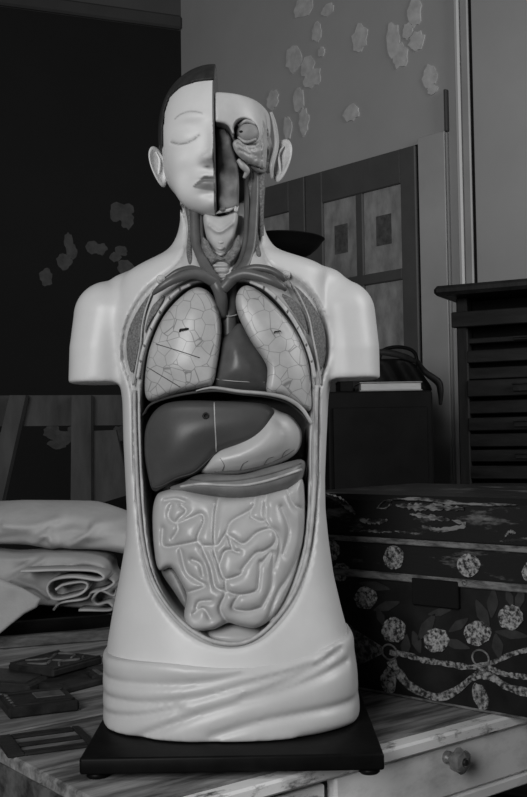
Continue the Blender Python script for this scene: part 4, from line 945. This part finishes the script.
# ================================================================== carved blocks and slotted frame on the table
M_blk = mat('dark_carved_wood', .020, .45, .5, 40, .4, 90)
M_blk2 = mat('dark_walnut', .022, .4, .4, 20, .3, 60, stretch=(1, 6, 1))
M_worn = mat('worn_relief_wood', .085, .5, .4, 60)
def GB(px, py): q = G(np.float64(px), np.float64(py), .005); return float(q[0]), float(q[1])
def block(name, c, size, rz, label, z0=0.0):
    t = thing(name, (c[0], c[1], z0), label, 'carved block', rz, 'carved blocks left of the base')
    local_box('slab', t, (0, 0, size[2]/2), size, .003, M_blk); return t
t1 = block('carved_block', GB(56, 672), (.100, .120, .013), math.radians(-32), 'dark wooden block carved with a scrolling leaf, leaning on a plain block', .012)
for k, P in enumerate(([(-.040, -.03, .0135), (-.015, .0, .0138), (-.03, .035, .0138), (.0, .045, .0138), (.015, .02, .0138)], [(.04, -.035, .0135), (.02, -.01, .0138), (.035, .02, .0138), (.02, .045, .0138)], [(-.02, -.045, .0135), (.01, -.035, .0138), (.0, -.01, .0138), (.022, .0, .0138)])):
    obj('scroll', tube(P, [.0018, .0028, .0018], 24, 8), M_worn, t1, local=True)
for s in (-1, 1): local_box('border', t1, (s*.046, 0, .0135), (.005, .114, .003), .001, M_blk2)
t2 = block('carved_block', GB(74, 681), (.085, .120, .011), math.radians(-38), 'thin plain dark wooden block beneath the scroll-carved one', 0)
t3 = block('carved_block', GB(12, 682), (.115, .110, .014), math.radians(-14), 'flat dark wooden block nearest the picture edge, with a raised plain field', 0)
local_box('raised_field', t3, (0, 0, .0145), (.09, .075, .003), .001, M_blk2)
t4 = block('carved_block', GB(38, 705), (.100, .088, .016), math.radians(24), 'thick dark block with a small pale window set in its top', 0)
local_box('window_inlay', t4, (.018, .012, .0162), (.042, .034, .002), .0008, M_worn)
for s in (-1, 1): obj('bead', tube([(-.045, s*.036, .0165), (0, s*.038, .0165), (.045, s*.036, .0165)], [.002, .003, .002], 12, 6), M_blk2, t4, local=True)
for i in range(5): obj('stud', sph((-.040, -.03+.015*i, .016), (.0035, .0035, .002), 8), M_worn, t4, local=True)
ds_ = block('carved_block', GB(98, 679), (.030, .045, .016), math.radians(25), 'small dark notched block close to the torso base', 0)
local_box('notch_strip', ds_, (0, 0, .0162), (.008, .040, .003), .001, M_worn)
sf = thing('slotted_frame', (-.285, -.037, 0), 'dark wooden frame with two long slots, on the table front corner', 'frame', math.radians(24))
for x, w in ((-.0475, .022), (.049, .011)): local_box('end_bar', sf, (x, 0, .00175), (w, .098, .0035), .0015, M_blk2)
for y, w in ((-.040, .018), (-.002, .014), (.040, .018)): local_box('slat', sf, (.003, y, .0016), (.081, w, .0032), .0015, M_blk2)

# ================================================================== trestle behind the linen
M_tres = mat('dull_trestle_wood', .042, .7, .4, 10, .3, 40, stretch=(2, 2, .5))
YT = 1.15
tc_ = U(np.float64(50), np.float64(440), YT)
trs = thing('wooden_trestle', (float(tc_[0]), YT, FLOOR), 'rough grey wooden trestle standing behind the linen', 'trestle')
def tq(px, y0, y1, name): 
    obj(name, prism(list(map(tuple, XZ(px, YT))), y0, y1), M_tres, trs, smooth=False)
tq([(-60, 396), (150, 395), (150, 425), (-60, 427)], YT-.01, YT+.03, 'top_beam')
def to_floor(a, b, px):   # a slanted board: two top pixels, two lower pixels, run on down to the floor
    P = XZ(px, YT); (l0, r0, r1, l1) = P
    def ext(p, q): t = (FLOOR-p[1])/(q[1]-p[1]); return p+(q-p)*t
    return [tuple(l0), tuple(r0), tuple(ext(r0, r1)), tuple(ext(l0, l1))]
obj('leg', prism(to_floor(0, 0, [(14, 396), (30, 396), (12, 476), (-5, 476)]), YT-.045, YT-.010), M_tres, trs, smooth=False)
obj('leg', prism(to_floor(0, 0, [(75, 396), (94, 396), (94, 500), (74, 500)]), YT-.045, YT-.010), M_tres, trs, smooth=False)
tq([(94, 431), (117, 430), (131, 494), (94, 505)], YT-.02, YT+.005, 'brace_board')
obj('leg', prism(to_floor(0, 0, [(126, 396), (146, 396), (158, 500), (138, 500)]), YT+.03, YT+.065), M_tres, trs, smooth=False)

# ================================================================== tall black cabinet with a book, right behind the torso
YB = 1.20
x0 = XP(325, 450, YB); x1 = XP(436, 450, YB); zt = ZP(391, YB, 380)
M_bc = mat('black_cabinet_paint', .006, .6, .3, 20)
bcb = thing('black_cabinet', ((x0+x1)/2, YB+.11, FLOOR), 'tall plain black cabinet behind the torso, under the white book', 'cabinet')
H_ = zt-FLOOR; Wc = x1-x0
local_box('carcass', bcb, (0, 0, H_/2), (Wc-.012, .22, H_), .004, M_bc)
local_box('door', bcb, (0, -.113, H_/2), (Wc-.04, .008, H_-.08), .002, M_bc)
rim_ = mat('black_leather', .010, .5, .4, 30, .3, 60)
bkx0 = XP(360, 385, YB); bkx1 = XP(423, 385, YB); bz1 = ZP(381.5, YB, 390); 
bk = thing('book', ((bkx0+bkx1)/2, YB+.095, zt), 'closed white-edged book lying flat on the black cabinet', 'book')
M_page = mat('white_pages', .50, .8, .15, 40, .3, 200, stretch=(1, 1, 30)); M_cov = mat('pale_book_cover', .30, .6, .1, 20)
bh = bz1-zt; bw = bkx1-bkx0
local_box('page_block', bk, (0, 0, bh/2), (bw-.006, .165, bh-.006), .001, M_page)
local_box('cover', bk, (0, 0, .0015), (bw, .172, .003), .001, M_cov); local_box('cover', bk, (0, 0, bh-.0015), (bw, .172, .003), .001, M_cov)
b2 = thing('small_box', (XP(347, 385, YB), YB+.09, zt), 'small black box beside the white book on the cabinet', 'box')
local_box('box_body', b2, (0, 0, .013), (.034, .15, .026), .002, M_bc); local_box('lid', b2, (0, 0, .028), (.036, .152, .005), .0015, rim_)
bag = thing('leather_bag', (XP(392, 368, YB+.19), YB+.20, zt), 'black leather bag slumped behind the white book', 'bag')
bgp = smooth_poly(XZ([(352, 394), (350, 372), (368, 361), (392, 358), (412, 361), (425, 376), (428, 394)], YB+.19))
obj('bag_body', puff(bgp, YB+.200, .012, .01, .004, lambda x, z: .006*np.sin(x*90+z*50), 2), rim_, bag)
strap = thing('leather_strap', (XP(439, 400, YB), YB, zt-.04), 'black leather strap draped over the right corner of the black cabinet', 'strap')
obj('strap_loop', tube(px3([(418, 362, YB+.02), (425, 372, YB), (438, 382, YB-.002), (440.5, 392, YB-.006), (440.5, 405, YB-.006)], 0), [.006, .008, .0095, .008, .004], 30, 8), rim_, strap)
obj('bag_flap', tube(px3([(372, 352, YB+.19), (390, 353, YB+.18), (408, 358, YB+.18), (420, 364, YB+.19)], 0), [.006, .009, .008, .004], 24, 8, .6), mat('grey_leather', .035, .5, .3, 40, .2, 60), bag)
obj('bag_handle', tube(px3([(378, 362, YB+.19), (384, 350, YB+.19), (400, 347, YB+.19), (414, 352, YB+.19), (418, 366, YB+.19)], 0), [.005], 24, 8), rim_, bag)

# ================================================================== slatted cabinet at the right
SA = math.radians(-28); sx_ = np.array([math.cos(SA), math.sin(SA), 0]); sy_ = np.array([-math.sin(SA), math.cos(SA), 0])
s0 = U(np.float64(458), np.float64(400), 1.20); s0 = np.array([s0[0], s0[1], FLOOR])
sc = thing('slatted_cabinet', tuple(s0), 'tall dark wooden cabinet with a stack of shallow drawers at the right edge', 'cabinet', SA)
def SP(px, py):
    d = ray(np.float64(px), np.float64(py)); t = ((s0-CAM) @ sy_)/(d @ sy_); p = CAM+d*t; return float((p-s0) @ sx_), float(p[2]-FLOOR)
M_sc = mat('dark_drawer_wood', .016, .5, .5, 12, .3, 50, stretch=(.6, 3, 3)); M_sc2 = mat('dark_cabinet_frame', .017, .5, .4, 14, .3, 50, stretch=(3, 3, .6)); M_scd = mat('cabinet_inside', .004, .9)
SW, SD = .36, .24; ztp_ = SP(470, 297)[1]; SH = ztp_
local_box('back_panel', sc, (SW/2, SD/2+.02, SH/2), (SW-.02, SD-.06, SH-.01), .001, M_scd)
for x in (.014, SW-.014): local_box('post', sc, (x, .02, SH/2), (.028, .04, SH), .003, M_sc2)
for x in (.012, SW-.012): local_box('side_panel', sc, (x, SD/2+.04, SH/2), (.018, SD-.08, SH), .002, M_sc2)
zt2_ = SP(470, 287)[1]
local_box('top_board', sc, (SW/2, SD/2-.03, (SH+zt2_)/2), (SW+.07, SD+.08, zt2_-SH), .008, M_sc2)
rows_ = [(311.5, 327, -.012), (338, 343.5, .012), (350.5, 363, 0), (368, 379.5, .006), (380.5, 397, -.004), (401, 414, .006), (418, 431, -.002), (434, 447, .002), (450, 462, .006), (466, 479, .002)]
z_last = None
def dfront(za, zb, y, knob=True):
    d_ = obj('drawer', box((SW/2+(-.004 if y < -.008 else 0), y+.009, (za+zb)/2), (SW-.05+(.06 if y < -.008 else 0), .018, za-zb), .002), M_sc, sc, smooth=False, local=True)
    if knob:
        for xx in (.17,): obj('pull', merge(box((xx, y-.004, (za+zb)/2), (.06, .006, (za-zb)*.5), .001), box((xx, y-.007, (za+zb)/2+(za-zb)*.2), (.062, .010, .004), .001)), M_sc2, d_, smooth=False, local=True)
for a, b, y in rows_:
    za = SP(470, a)[1]; zb = SP(470, b)[1]; dfront(za, zb, y, a in (338, 380.5, 418, 450)); z_last = zb
z = z_last-.010
while z > .10:
    dfront(z, z-.032, random.choice((0, .004, .008)), False); z -= .042
local_box('plinth', sc, (SW/2, SD/2, .04), (SW-.01, SD-.02, .08), .003, M_sc2)

# ================================================================== lamp with a black bowl shade behind the neck
lc = U(np.float64(288), np.float64(240), 1.45)
lamp = thing('floor_lamp', (float(lc[0]), 1.45, FLOOR), 'black bowl-shaped lamp shade seen behind the shoulder, before the door', 'lamp')
M_lamp = mat('matt_black_metal', .005, .6)
zs = float(lc[2])-FLOOR
obj('base', lathe([(.13, 0), (.13, .012), (.03, .03), (.012, .05)], 32), M_lamp, lamp, local=True)
obj('pole', lathe([(.011, .045), (.011, zs-.05)], 16), M_lamp, lamp, local=True)
shp = [(.012, -.055), (.035, -.050), (.062, -.036), (.082, -.018), (.098, .004), (.101, .006), (.096, .008), (.075, -.010), (.04, -.030), (.01, -.038)]
sv, sf_ = lathe([(r, zs+z_) for r, z_ in shp], 40); sv[:, 2] += .06*(-sv[:, 0])
obj('shade', (sv, sf_), M_lamp, lamp, local=True)
